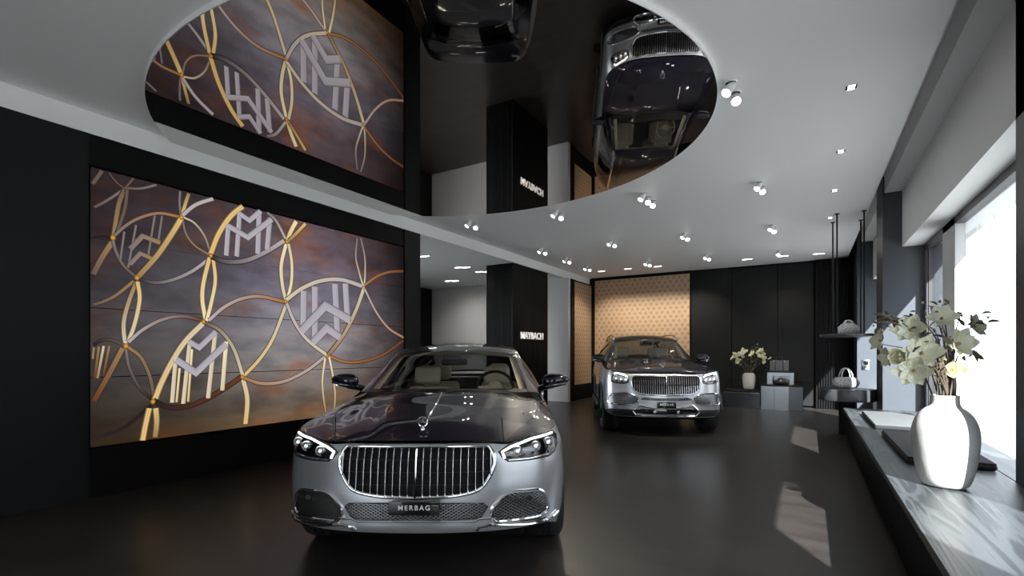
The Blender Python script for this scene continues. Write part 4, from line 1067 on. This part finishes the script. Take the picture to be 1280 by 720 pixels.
PAIRS = [  # x, y, heading pair, words
 (-.56, 4.52, (232, 285), 'beside the oval mirror, towards the windows'),
 (-.555, 7.36, (232, 285), 'second along the window-side row'),
 (-2.03, 7.02, (232, 285), 'just past the oval mirror, near the tall car'),
 (-3.49, 7.14, (232, 285), 'at the oval mirror edge facing the column'),
 (-5.05, 6.92, (232, 285), 'by the end post of the video wall'),
 (-5.03, 9.56, (232, 285), 'by the fascia at the lettered column'),
 (-5.03, 10.85, (232, 285), 'by the fascia just past the lettered column'),
 (-5.03, 12.15, (232, 285), 'by the fascia near the narrow golden panel'),
 (-3.45, 9.62, (232, 285), 'second row, half way to the golden wall'),
 (-3.46, 12.28, (232, 285), 'second row, close to the golden wall'),
 (-2.03, 9.77, (232, 285), 'third row, half way to the back wall'),
 (-2.03, 12.2, (232, 285), 'third row, close to the golden wall'),
 (-.55, 9.96, (232, 285), 'window-side row, third from the camera'),
]
sp0 = None
for (x, y, hd, w_) in PAIRS:
    for k in range(2):
        lab = 'white spotlight, %s of the pair %s' % (('nearer', 'farther')[k], w_)
        loc = (x + .01*k, y + (.0 if k == 0 else .20), H)
        if sp0 is None:
            sp0 = spot_proto('ceiling_spotlight', lab, 'swivel spotlights on the white ceiling'); sp0.location = loc; sp0.rotation_euler = (0,0,math.radians(hd[0]-180))
        else: dup(sp0, loc, math.radians(hd[k]-180), lab)
dup(sp0, (-.56, 12.6, H), math.radians(70), 'single white spotlight on the ceiling closest to the charcoal back wall')
dup(sp0, (-2.0, 7.42, H), math.radians(100), 'third white spotlight beside the pair above the tall car')
# square recessed downlights
q0 = None
for i, y in enumerate((5.14, 6.72, 8.30, 9.95)):
    lab = ['nearest the camera', 'second from the camera', 'third from the camera', 'farthest, beside the hanging rods'][i]
    lab = 'square recessed downlight in the row along the windows, ' + lab
    if q0 is None:
        q0 = thing('recessed_downlight', lab, 'downlight', (.32, y, H), 0, 'square downlights along the windows')
        fr = MB()
        for a, b in (((-.05,-.05,-.004),(-.042,.05,.0)), ((.042,-.05,-.004),(.05,.05,.0)), ((-.042,-.05,-.004),(.042,-.042,.0)), ((-.042,.042,-.004),(.042,.05,.0))): fr.box(a, b)
        obj('trim_frame', fr, M['lampwhite'], q0)
        obj('baffle', MB().box((-.042,-.042,-.0015),(.042,.042,-.0005)), M['darkplastic'], q0)
        obj('lamp', MB().rbox((-.022,-.040,-.003),(.026,.040,-.0016), .0006, 1), M['lamp_on'], q0)
    else: dup(q0, (.32, y, H), None, lab)
# linear downlights near the back wall
l0 = None
for x, y, lab in ((-1.28,13.34,'left of three lit slots above the charcoal panels'), (-.51,13.34,'middle of three lit slots above the charcoal panels'), (.22,13.45,'slot lamp by the fluted corner'),
                  (-5.01,13.19,'slot lamp over the golden wall nearest the narrow panel'), (-4.24,13.18,'slot lamp over the middle of the golden wall'), (-3.44,13.22,'slot lamp over the golden wall nearest the charcoal panels')):
    lab = 'linear recessed ceiling light, ' + lab
    if l0 is None:
        l0 = thing('linear_downlight', lab, 'downlight', (x, y, H), 0, 'linear downlights near the back wall')
        obj('trim_frame', MB().box((-.12,-.022,-.003),(.12,.022,0)), M['lampwhite'], l0)
        for k in range(5): obj('lamp', MB().box((-.108+k*.044,-.014,-.005),(-.072+k*.044,.014,-.003)), M['lamp_on'], l0)
    else:
        d_ = dup(l0, (x, y, H), None, lab)
        if x < -2: d_.scale = (.9, .35, 1)
a0 = None
for x, y, lab in ((-7.27,9.64,'nearest the lettered column'), (-7.21,10.45,'half hidden by the lettered column'), (-8.92,11.32,'closest to the far lounge wall'), (-7.21,8.04,'beside the end post of the video wall')):
    lab = 'twin slot light in the lower lounge ceiling, ' + lab
    if a0 is None:
        a0 = thing('twin_downlight', lab, 'downlight', (x, y, H2), 0, 'twin slot lights over the lounge')
        for k in range(2):
            obj('lamp', MB().box((-.19+.17*k,-.03+.09*k,-.003),(.01+.17*k,.02+.09*k,-.0005)), M['lamp_on'], a0)
    else: dup(a0, (x, y, H2), None, lab)

# ================================================================ BENCH UNDER THE WINDOWS
def wood_mat():
    m, nt, b = new_mat('grey_black_oak'); L = nt.links.new; N = nt.nodes.new
    tc = N('ShaderNodeTexCoord'); mp = N('ShaderNodeMapping'); mp.inputs['Scale'].default_value = (7, .55, 7); L(tc.outputs['Object'], mp.inputs[0])
    n = N('ShaderNodeTexNoise'); n.inputs['Scale'].default_value = 1.6; n.inputs['Detail'].default_value = 3; n.inputs['Distortion'].default_value = .6; L(mp.outputs[0], n.inputs['Vector'])
    mu = N('ShaderNodeMath'); mu.operation = 'MULTIPLY'; mu.inputs[1].default_value = 26; L(n.outputs['Fac'], mu.inputs[0])
    si = N('ShaderNodeMath'); si.operation = 'SINE'; L(mu.outputs[0], si.inputs[0])
    r = N('ShaderNodeValToRGB'); r.color_ramp.elements[0].position = .25; r.color_ramp.elements[0].color = (.028,.031,.033,1); r.color_ramp.elements[1].position = .85; r.color_ramp.elements[1].color = (.062,.069,.072,1)
    mr = N('ShaderNodeMapRange'); mr.inputs[1].default_value = -1; mr.inputs[2].default_value = 1; L(si.outputs[0], mr.inputs[0]); L(mr.outputs[0], r.inputs[0])
    L(r.outputs[0], b.inputs['Base Color']); b.inputs['Roughness'].default_value = .38
    bp = N('ShaderNodeBump'); bp.inputs['Strength'].default_value = .25; bp.inputs['Distance'].default_value = .002; L(mr.outputs[0], bp.inputs['Height']); L(bp.outputs[0], b.inputs['Normal'])
    return m
M['oak'] = wood_mat()
be = thing('window_bench', 'long low dark oak bench with fluted black front under the windows', 'bench', (0,0,0))
obj('bench_top', MB().rbox((.485, -2.5, .455), (1.235, 9.545, .50), .005, 1), M['oak'], be)
fl = MB(); fl.box((.56, -2.5, .0), (1.23, 9.54, .4545))
y = -2.49
while y < 9.5: fl.rbox((.53, y, .012), (.565, y+.026, .4545), .006, 1); y += .040
obj('fluted_front', fl, M['flute'], be)
# window boards between bench and glass
for i, ((a, b), (c, d)) in enumerate(zip(PIERS[1:3], PIERS[2:4])):
    struct('trim_%d' % (10+i), MB().box((1.24, b+.002, 0), (1.498, c-.002, .50)), M['oak'], 'dark window board level with the bench')
struct('trim_14', MB().box((1.24, 10.36, 0), (1.498, 13.49, .50)), M['white'], 'pale window board beyond the display table')

def pad(x0, y0, x1, y1, label, top, side):
    t = thing('seat_pad', label, 'seat cushion', ((x0+x1)/2, (y0+y1)/2, .50))
    a, b = (x1-x0)/2, (y1-y0)/2
    obj('pad_body', MB().rbox((-a,-b,.001),(a,b,.052), .022, 4), side, t)
    obj('pad_cover', MB().rbox((-a+.006,-b+.006,.046),(a-.006,b-.006,.060), .008, 3), top, t)
M['felt_grey'] = mat('grey_felt', (.10,.105,.105), .9, bump=(300,.3), vary=(40,(.075,.08,.08)))
M['felt_dark'] = mat('charcoal_felt', (.022,.022,.024), .95, bump=(300,.3), vary=(60,(.014,.014,.015)))
pad(.66, 7.05, 1.22, 8.62, 'flat grey felt pad on the window bench, the farther one', M['felt_grey'], M['felt_dark'])  # cover lighter than the sides: its sunlit tone is put into the felt colour
pad(.68, 5.02, 1.22, 6.62, 'flat charcoal felt pad on the window bench, beside the big white vase', M['felt_dark'], M['felt_dark'])

# ================================================================ VASES AND FLOWERS
M['stone'] = mat('white_stoneware', (.52,.505,.48), .65, bump=(14,.25), vary=(5,(.45,.44,.415)))
M['branch'] = mat('branch_bark', (.075,.055,.035), .8)
M['leaf'] = mat('bronze_green_leaf', (.085,.080,.035), .45, vary=(9,(.16,.12,.06)))
M['petal'] = mat('cream_petal', (.80,.79,.66), .6, vary=(3,(.74,.74,.52)))
M['petal2'] = mat('pale_yellow_petal', (.78,.74,.50), .6)
M['stamen'] = mat('stamen', (.30,.20,.08), .7)
M['water'] = M['lens']
def vase(name, label, loc, prof, seg=14):
    t = thing(name, label, 'vase', loc)
    # softly facetted body
    rows = []
    for r, z in prof: rows.append([Vector((r*math.cos(2*PI*k/seg), r*math.sin(2*PI*k/seg), z)) for k in range(seg)])
    m_ = MB().grid(rows, closed=True); m_.f.append(tuple(range(seg))[::-1]); m_.m.append(0); m_.sm.append(True)
    b = obj('vase_body', m_, M['stone'], t, sharp=70)
    sb = b.modifiers.new('soften', 'SUBSURF'); sb.levels = 2; sb.render_levels = 2
    n = prof[-3:]
    return t
vp = at_d(1176, 607, .9*612/167)
BV = vase('large_vase', 'large rounded white stoneware vase on the bench by the window', (vp.x+.02, vp.y, .5),
     [(.09,0),(.125,.008),(.145,.05),(.170,.16),(.187,.30),(.183,.40),(.150,.485),(.098,.528),(.082,.54),(.078,.585),(.082,.612),(.074,.612),(.068,.585),(.07,.54),(.14,.44),(.15,.30),(.11,.06)])
def blossom_mesh(r, npet, cup, seed):
    rnd = random.Random(seed); mb = MB()
    for layer in range(2):
        for k in range(npet):
            a = 2*PI*(k+.5*layer)/npet + rnd.uniform(-.12,.12); L_ = r*(1-.18*layer)*rnd.uniform(.9,1.08); W = L_*.31; c = cup*(1+.35*layer) + rnd.uniform(-.08,.08)
            rows = []
            for i in range(7):
                t = i/6; w_ = W*(math.sin(PI*min(1,(t*.93+.07)))**.9); rr = L_*t*math.cos(c*(.35+.65*t)); zz = L_*t*math.sin(c*(.55+.45*t))
                row = []
                for j in range(5):
                    s = (j-2)/2; q = Vector((rr, s*w_, zz + abs(s)**2*w_*.45)); row.append(Matrix.Rotation(a, 3, 'Z') @ q)
                rows.append(row)
            mb.grid(rows, mi=0)
    return mb
def leaf_mesh(L_, W, bend):
    rows = []
    for i in range(7):
        t = i/6; w_ = W*math.sin(PI*t*.98+.02)**.8*.5
        rows.append([Vector((L_*t, s*w_, -bend*t*t*L_ + abs(s)*w_*.5)) for s in (-1,0,1)])
    return MB().grid(rows)
def arrangement(name, label, base, stems, blossoms, leaves, R, leafL, seed, group=None):
    """stems: polylines relative to base; blossoms: (pos, facing, scale, mat)"""
    t = thing(name, label, 'flowers', base)
    rnd = random.Random(seed)
    for s in stems:
        P = catmull(s, 5); n = len(P)
        obj('branch', MB().tube(P, [R*(1-.65*i/n) for i in range(n)], 6), M['branch'], t)
    b0 = [None, None]
    for pos, face, sc_, kind in blossoms:
        if b0[kind] is None:
            o = obj('blossom', blossom_mesh(1.0, 6, .42 if kind == 0 else .95, seed+kind), M['petal'] if kind == 0 else M['petal2'], t, sharp=180, fix=False)
            st = MB().lathe([(.02,.0),(.09,.04),(.07,.2),(.02,.26),(0,.27)], 10)
            c = obj('stamen', st, M['stamen'], o); b0[kind] = (o, c)
        else:
            o = b0[kind][0].copy(); COL.objects.link(o); o.parent = t; c = b0[kind][1].copy(); COL.objects.link(c); c.parent = o
        o.location = pos; o.scale = (sc_*1.3,)*3; o.rotation_mode = 'QUATERNION'
        o.rotation_quaternion = Vector(face).to_track_quat('Z', 'Y')
    l0 = None
    for pos, d, sc_ in leaves:
        if l0 is None: l0 = o = obj('leaf', leaf_mesh(1, .48, .35), M['leaf'], t, sharp=180, fix=False)
        else: o = l0.copy(); COL.objects.link(o); o.parent = t
        o.location = pos; o.scale = (sc_*leafL,)*3; o.rotation_mode = 'QUATERNION'; o.rotation_quaternion = Vector(d).to_track_quat('X', 'Z') @ Matrix.Rotation(rnd.uniform(-1.2,1.2), 3, 'X').to_quaternion()
    return t
# big arrangement: blossoms and leaf sprays located in space around the vase
base = Vector(BV.location); D0 = (base.x*-SA + base.y*CA)
rnd = random.Random(3)
def rel(px_, py_, dd=0): return at_d(px_, py_, D0+dd) - base
neck = Vector((0,0,.60))
BL = [(1138.7,413,-.10,.085,0,(-.4,-.9,.3)), (1103,426,.08,.075,0,(-.9,-.4,.25)), (1112,446,.0,.065,0,(-.9,-.5,-.1)), (1127,447,-.16,.070,1,(-.5,-.8,.1)), (1152,442,-.12,.10,0,(-.1,-1,.25)), (1142,463,-.2,.090,0,(-.3,-1,-.15)),
      (1176,399,.05,.08,0,(.2,-.9,.5)), (1196,430,-.05,.09,0,(.5,-.8,.2)), (1215,410,.1,.08,0,(.7,-.5,.4)), (1188,462,-.15,.07,1,(.2,-1,0))]
blos = [(rel(x, y, d), f, s, k) for x, y, d, s, k, f in BL]
SPR = [(1096,402,.05), (1108,396,0), (1118,399,-.05), (1128,404,-.1), (1145,396,.05), (1163,385,.1), (1177,380,.12), (1168,412,0), (1182,418,-.05), (1200,395,.1), (1225,400,.05), (1210,440,0), (1160,425,-.1), (1172,440,-.1)]
stems, leaves = [], []
for (x, y, d) in [(b[0], b[1]+4, b[2]) for b in BL] + SPR:
    tip = rel(x, y, d); foot = Vector((rnd.uniform(-.05,.05), rnd.uniform(-.05,.05), .30)); nk = Vector((rnd.uniform(-.06,.06), rnd.uniform(-.06,.06), .62))
    nk.x = max(-.062, min(.062, nk.x + tip.x*.05)); mid = nk.lerp(tip, .5) + Vector((-tip.x*.10, -tip.y*.1, .10))
    stems.append([foot, nk, mid, tip])
for (x, y, d) in SPR:
    for k in range(6):
        p = rel(x + rnd.uniform(-9,9), y + rnd.uniform(-7,8), d + rnd.uniform(-.05,.05)); leaves.append((p, Vector((rnd.uniform(-1,.8), rnd.uniform(-1,.5), rnd.uniform(-.7,.8))), rnd.uniform(.7,1.15)))
for k in range(14):
    s = stems[k % len(stems)]; p = s[1].lerp(s[2], rnd.uniform(.3,1)); leaves.append((p, Vector((rnd.uniform(-1,1), rnd.uniform(-1,.5), rnd.uniform(-.3,.8))), rnd.uniform(.6,.9)))
arrangement('magnolia_branches', 'large cream magnolia branches with bronze leaves standing in the big window vase', base, stems, blos, leaves, .0065, .062, 5)

# ================================================================ DISPLAY PLINTHS AT THE BACK
M['steel'] = mat('brushed_steel', (.34,.35,.355), .26, 1, bump=(3,.02))
M['steel_dark'] = mat('dark_steel', (.13,.137,.14), .26, 1)
def pt(px_, y): r = ray(px_, 440); return r.x*y/r.y
PY = 13.35
xa, xb, xc, xd = pt(951, PY), pt(968, PY), pt(986, PY), pt(1003.5, PY)
t = thing('steel_plinth', 'brushed steel display block with dark top, right of the long plinth', 'plinth', ((xa+xd)/2, PY+.4, 0))
o_ = Vector(t.location)
for k, (a, b) in enumerate(((xa, xb), (xb, xc), (xc, xd))):
    obj('front_panel', MB().rbox((a-o_.x+.002, -.40, .0), (b-o_.x-.002, -.385, .575), .003, 1), M['steel'] if k < 2 else M['steel_dark'], t)  # last panel in darker steel: its different reflection is put into the colour
obj('block_body', MB().rbox((xa-o_.x, -.386, 0), (xd-o_.x, .40, .575), .004, 1), M['steel'], t)
obj('block_top', MB().rbox((xa-o_.x-.004, -.404, .575), (xd-o_.x+.004, .404, .60), .004, 1), M['panel'], t)
# low long plinth
xe = pt(903.5, PY+.12)
t = thing('low_plinth', 'long low dark steel plinth under the small vase', 'plinth', ((xe+xa)/2-.01, PY+.55, 0)); o_ = Vector(t.location); hw = (xa-xe)/2-.012
obj('plinth_body', MB().rbox((-hw, -.42, 0), (hw, .40, .375), .004, 1), M['steel_dark'], t)
obj('plinth_gap', MB().box((-hw+.02, -.40, .375), (hw-.02, .38, .390)), M['chrome_soft'], t)
obj('plinth_top', MB().rbox((-hw, -.42, .390), (hw, .40, .445), .006, 2), M['panel'], t)
# open cube on the steel block
CY_ = 13.62
xa2, xd2 = pt(958.8, CY_), pt(992.5, CY_); cxm = (xa2+xd2)/2; hw = (xd2-xa2)/2
t = thing('open_display_cube', 'open fronted steel cube standing on the steel display block', 'display stand', (cxm, CY_+.16, .60))
hx0, hx1 = pt(966, CY_)-cxm, pt(987, CY_)-cxm
cu = MB().rbox((-hw,-.16,0),(hx0,.16,.30),.004,1).rbox((hx1,-.16,0),(hw,.16,.30),.004,1).rbox((hx0,-.16,.21),(hx1,.16,.30),.004,1).box((hx0,.13,0),(hx1,.158,.21))
obj('cube_shell', cu, M['steel'], t)
obj('cube_top', MB().rbox((-hw-.003,-.163,.30),(hw+.003,.163,.325),.004,1), M['panel'], t)
# black bag in the opening
M['blackleather'] = mat('black_leather', (.012,.012,.013), .35, bump=(80,.2))
bx_ = (hx0+hx1)/2 + cxm
t = thing('black_handbag', 'small soft black handbag in the opening of the steel cube', 'bag', (bx_, CY_-.06, .60))
rows = []
for k in range(15):
    u = -1+2*k/14; r = max(.02, (1-abs(u)**2.6))**.5
    rows.append([Vector((u*.175, .07*r*math.cos(a), .062 + .062*r*math.sin(a)*(1 if math.sin(a) < 0 else 1.2))) for a in [2*PI*q/18 for q in range(18)]])
obj('bag_body', MB().grid(rows, closed=True), M['blackleather'], t)
obj('bag_handle', MB().tube(catmull([(-.07,-.02,.11),(-.05,-.03,.16),(0,-.035,.175),(.05,-.03,.16),(.07,-.02,.11)], 6), .008, 8), M['blackleather'], t)
obj('clasp', MB().rbox((-.015,-.075,.085),(.015,-.062,.12),.004,2), M['chrome'], t)
# grey tote on top
def weave_mat(name, c1, c2, sc_):
    m, nt, b = new_mat(name); L = nt.links.new; N = nt.nodes.new
    tc = N('ShaderNodeTexCoord'); mp = N('ShaderNodeMapping'); mp.inputs['Rotation'].default_value = (0, PI/4, PI/4); L(tc.outputs['Object'], mp.inputs[0])
    ch = N('ShaderNodeTexChecker'); ch.inputs['Scale'].default_value = sc_; ch.inputs[1].default_value = (*c1,1); ch.inputs[2].default_value = (*c2,1); L(mp.outputs[0], ch.inputs[0]); L(ch.outputs[0], b.inputs['Base Color']); b.inputs['Roughness'].default_value = .5
    return m
M['tote'] = weave_mat('grey_monogram_fabric', (.11,.115,.125), (.05,.052,.058), 34)
tx = pt(974, CY_+.1)
t = thing('grey_tote', 'boxy grey patterned tote with dark handles on top of the steel cube', 'bag', (tx, CY_+.15, .925))
obj('bag_body', MB().rbox((-.20,-.09,0),(.20,.09,.27),.018,3), M['tote'], t)
for s in (-1, 1):
    obj('bag_handle', MB().tube(catmull([(-.075,s*.075,.24),(-.07,s*.07,.30),(-.045,s*.06,.345),(.045,s*.06,.345),(.07,s*.07,.30),(.075,s*.075,.24)], 6), .008, 8), M['blackleather'], t)
for x in (-.085, .085): obj('strap', MB().rbox((x-.012,-.094,.02),(x+.012,.094,.262),.003,1), M['blackleather'], t)
for x in (-.11, .11): obj('stud', MB().lathe([(.014,0),(.012,.008),(0,.010)], 12, M=Matrix.Translation((x,-.09,.24)) @ Matrix.Rotation(PI/2, 4, 'X')), M['chrome'], t)
# small vase and flowers
vx = pt(936, PY+.5)
SV = vase('small_vase', 'tapered grey stoneware vase holding yellow blossoms on the low plinth', (vx, PY+.5, .445),
     [(.085,0),(.12,.008),(.135,.05),(.155,.18),(.163,.30),(.155,.37),(.115,.415),(.085,.425),(.08,.42),(.11,.40),(.14,.30),(.11,.05)])
base = Vector(SV.location); D0 = base.x*-SA + base.y*CA
BL2 = []
for cx_, cy_, n_ in ((921,447,8),(928,440,6),(952,444,9),(960,449,5),(944,446,4)):
    for k in range(n_): BL2.append((cx_+rnd.uniform(-5,5), cy_+rnd.uniform(-6,6), rnd.uniform(-.12,.12)))
blos = [(rel(x, y, d), Vector((rnd.uniform(-.8,.8), rnd.uniform(-1,-.3), rnd.uniform(-.1,.9))), rnd.uniform(.05,.075), k % 2) for k, (x, y, d) in enumerate(BL2)]
SP2 = [(943,432,.0),(945,437,.03),(939,442,0),(930,450,-.05),(947,452,0),(956,440,.05),(918,452,0),(935,455,0)]
stems, leaves = [], []
for (x, y, d) in BL2[::2] + SP2:
    tip = rel(x, y, d); nk = Vector((max(-.06,min(.06,tip.x*.2)), rnd.uniform(-.05,.05), .43)); stems.append([Vector((nk.x*.4,nk.y*.4,.2)), nk, nk.lerp(tip,.55)+Vector((0,0,.05)), tip])
for (x, y, d) in SP2:
    for k in range(6): leaves.append((rel(x+rnd.uniform(-4,4), y+rnd.uniform(-5,6), d+rnd.uniform(-.06,.06)), Vector((rnd.uniform(-1,1), rnd.uniform(-1,.4), rnd.uniform(-.4,1))), rnd.uniform(.7,1.1)))
arrangement('blossom_branches', 'bunch of pale yellow blossom twigs standing in the small grey vase', base, stems, blos, leaves, .006, .075, 11)

# ================================================================ HANGING SHELF AND ROUND TABLE
M['disc'] = mat('dark_stone_disc', (.04,.042,.044), .35)
sx, sy = .59, 10.06
SZ = 1.70
t = thing('hanging_shelf', 'round dark shelf hung from the ceiling on four thin rods', 'shelf', (sx, sy, 0))
obj('shelf_disc', MB().lathe([(0,SZ-.045),(.40,SZ-.045),(.415,SZ-.040),(.42,SZ-.03),(.42,SZ-.004),(.415,SZ),(0,SZ)], 64), M['disc'], t)
for x, y in ((-.21,-.42+.02),(-.215,.27),(.21,-.38),(.21,.36)):
    r = math.hypot(x, y); k = min(1, .385/r); x, y = x*k, y*k
    rod = obj('rod', MB().tube([(x,y,SZ-.02),(x,y,H-.004)], .012, 10), M['panel'], t)
    obj('ceiling_plate', MB().lathe([(.035,H-.012),(.035,H-.001),(0,H-.001)], 20, M=Matrix.Translation((x,y,0))), M['panel'], rod)
t = thing('round_table', 'round dark drum table with thick top at the end of the bench', 'table', (.57, 10.10, 0))
TZ = .775
obj('table_top', MB().lathe([(0,TZ-.20),(.40,TZ-.20),(.415,TZ-.19),(.42,TZ-.17),(.42,TZ-.02),(.415,TZ-.004),(.408,TZ),(0,TZ)], 72), M['disc'], t)
obj('table_base', MB().lathe([(.12,0),(.12,TZ-.2)], 48), M['flute'], t)
M['whiteweave'] = weave_mat('white_monogram_leather', (.56,.55,.535), (.30,.295,.29), 46)
def duffel(label, loc, L_, R_, arch, rot):
    t = thing('white_handbag', label, 'bag', loc, rot, 'white patterned handbags')
    rows = []
    for k in range(19):
        u = -1+2*k/18; r = (1-abs(u)**5)**.5 if abs(u) < 1 else .0
        r = max(r, .30)
        rows.append([Vector((u*L_/2, R_*r*.92*math.cos(a), R_ + R_*r*math.sin(a))) for a in [2*PI*q/24 for q in range(24)]])
    mb = MB().grid(rows, closed=True); mb.f += [tuple(range(24))[::-1], tuple(18*24+q for q in range(24))]; mb.m += [0,0]; mb.sm += [True,True]
    obj('bag_body', mb, M['whiteweave'], t)
    for s in (-1, 1):
        obj('bag_handle', MB().tube(catmull([(-L_*.20,s*R_*.75,R_*1.4),(-L_*.19,s*R_*.55,R_*2+arch*.3),(-L_*.10,s*R_*.42,R_*2+arch*.9),(0,s*R_*.4,R_*2+arch),(L_*.10,s*R_*.42,R_*2+arch*.9),(L_*.19,s*R_*.55,R_*2+arch*.3),(L_*.20,s*R_*.75,R_*1.4)], 6), .010, 8), M['whitetrim'], t)
    for x in (-L_*.2, L_*.2): obj('strap', MB().tube([Vector((x, R_*.935*math.cos(a), R_+R_*1.012*math.sin(a))) for a in [2*PI*q/28 for q in range(28)]], .007, 6, closed=True), M['whitetrim'], t)
    obj('zip', MB().tube([(-L_*.42,0,R_*1.985),(0,0,R_*2.004),(L_*.42,0,R_*1.985)], .006, 6), M['chrome_soft'], t)
    return t
M['whitetrim'] = mat('white_leather_trim', (.54,.53,.515), .5)
p = on_z(1056, 486.0, TZ)
duffel('white patterned barrel bag with tall looped handles on the round table', (p.x+.02, p.y+.1, TZ+.0085), .41, .093, .15, YAW*.55)
p = on_z(1062, 417.0, SZ) if False else Vector((.56, 10.0, SZ))
# soft domed bag on the hanging shelf
t = thing('white_handbag', 'small domed white patterned handbag on the hanging shelf', 'bag', (.58, 9.99, SZ), YAW*.5, 'white patterned handbags')
rows = []
for k in range(17):
    u = -1+2*k/16; r = max(.12, 1-abs(u)**2.4)
    rows.append([Vector((u*.155, .065*(.55+.45*r)*math.cos(a), (.055+.045*r)*(1+math.sin(a)))) for a in [2*PI*q/20 for q in range(20)]])
mb = MB().grid(rows, closed=True); mb.f += [tuple(range(20))[::-1], tuple(16*20+q for q in range(20))]; mb.m += [0,0]; mb.sm += [True,True]
obj('bag_body', mb, M['whiteweave'], t)
for s in (-1, 1): obj('bag_handle', MB().tube(catmull([(-.06,s*.03,.17),(-.045,s*.025,.215),(0,s*.02,.232),(.045,s*.025,.215),(.06,s*.03,.17)], 6), .010, 8), M['whitetrim'], t)
obj('flap', MB().rbox((-.05,-.071,.11),(.05,-.058,.17),.005,2), M['whitetrim'], t)
# wall intercom by the far window
ip_ = on_y(1082, 456, 13.48)
t = thing('wall_intercom', 'small grey intercom plate on the pier beside the far window', 'intercom', (ip_.x, 13.50, ip_.z))
obj('plate', MB().rbox((-.07,-.02,-.11),(.07,-.001,.11),.006,2), M['chrome_soft'], t)
obj('screen', MB().rbox((-.045,-.024,.0),(.045,-.019,.08),.003,1), M['blackgloss'], t)
obj('button', MB().lathe([(.018,0),(.016,.006),(0,.007)], 16, M=Matrix.Translation((0,-.019,-.055)) @ Matrix.Rotation(PI/2,4,'X')), M['darkplastic'], t)
# ================================================================ STREET OUTSIDE
M['pave'] = mat('pale_paving', (.28,.28,.275), .9, vary=(2,(.24,.24,.235)))
M['facade'] = mat('pale_facade', (.62,.61,.60), .8, bump=(3,.1))
struct('ground_outside', MB().box((2.05, -40, -.15), (40, 40, -.02)).box((-40, -40, -.15), (2.05, -5.2, -.02)).box((-40, -5.2, -.15), (-10.9, 40, -.02)), M['pave'])
fb = MB().box((16, -20, 0), (18, 40, 7.5))
fc = thing('street_building', 'pale building across the street seen through the shop windows', 'building', (0,0,0))
obj('facade', fb, M['facade'], fc)
for i in range(14):
    for j in range(2):
        wdo = obj('window', MB().box((15.95, -17+i*4, 1.2+j*3.2), (16.02, -15.2+i*4, 3.2+j*3.2)), M['darkframe'], fc)
# ================================================================ LIGHT AND CAMERA
w = bpy.data.worlds.new('daylight'); SC.world = w; w.use_nodes = True
bg = w.node_tree.nodes['Background']; bg.inputs[0].default_value = (.86,.92,1,1); bg.inputs[1].default_value = 5.7
sun = bpy.data.lights.new('sun', 'SUN'); sun.energy = 34; sun.angle = math.radians(.6); sun.color = (1,1,1)
so = bpy.data.objects.new('sun', sun); COL.objects.link(so)
so.rotation_euler = Vector((-.72,1.3,-1)).to_track_quat('-Z', 'Y').to_euler()
def beam(x, y, tx, ty, tz, watts, ang=50, col=(1,.90,.76), z=H-.24, blend=.9):
    l = bpy.data.lights.new('spot_beam', 'SPOT'); l.energy = watts; l.spot_size = math.radians(ang); l.spot_blend = blend; l.color = col; l.shadow_soft_size = .04
    o = bpy.data.objects.new('spot_beam', l); COL.objects.link(o); o.location = (x, y, z)
    o.rotation_euler = (Vector((tx, ty, tz)) - Vector((x, y, z))).to_track_quat('-Z', 'Y').to_euler()
for x in (-5.0, -4.24, -3.44, -2.6): beam(x, 13.2, x, 14.35, 1.4, 105, 95, (1,.90,.74))
beam(-5.03, 12.9, -5.8, 13.6, 1.6, 60, 80, (1,.86,.66))
beam(-2.03, 7.05, -2.0, 8.5, .8, 220, 45); beam(-3.49, 7.15, -2.4, 8.9, 1.0, 160, 45); beam(-.56, 7.4, -1.6, 8.6, 1.0, 160, 45)
beam(-.56, 4.5, -2.3, 2.9, .8, 260, 50); beam(-3.49, 7.2, -3.0, 4.2, .9, 160, 45); beam(-2.03, 7.25, -2.6, 3.4, .8, 160, 45)
beam(-.55, 10.0, -.55, 13.4, .6, 180, 40); beam(-2.03, 9.8, -1.2, 13.4, .8, 140, 40); beam(-.56, 12.55, -.5, 14.3, 1.8, 60, 70)
beam(-5.04, 9.6, -5.9, 10.6, 1.8, 40, 60)
for (x, y) in ((-7.27,9.64),(-7.21,10.45),(-8.92,11.32),(-7.21,8.04)): beam(x, y, x, y+.8, 0, 50, 140, (1,.96,.9), z=H2-.05)
for y in (5.14, 6.72, 8.3, 9.95): beam(.32, y, .32, y, 0, 40, 90, (1,.95,.88), z=H-.02)
cam = bpy.data.cameras.new('camera'); co = bpy.data.objects.new('camera', cam); COL.objects.link(co)
co.location = (0, 0, EYE); co.rotation_euler = (PI/2, 0, YAW)
cam.sensor_width = 36; cam.lens = F/1280*36; cam.shift_y = 80/1280; cam.clip_end = 300
SC.camera = co
vs = SC.view_settings; vs.view_transform = 'Standard'; vs.look = 'None'; vs.gamma = 1; vs.exposure = 0; vs.use_curve_mapping = False
SC.cycles.use_denoising = True
SC.cycles.max_bounces = 10; SC.cycles.transparent_max_bounces = 16; SC.cycles.sample_clamp_indirect = 6; SC.cycles.caustics_reflective = True; SC.cycles.caustics_refractive = False
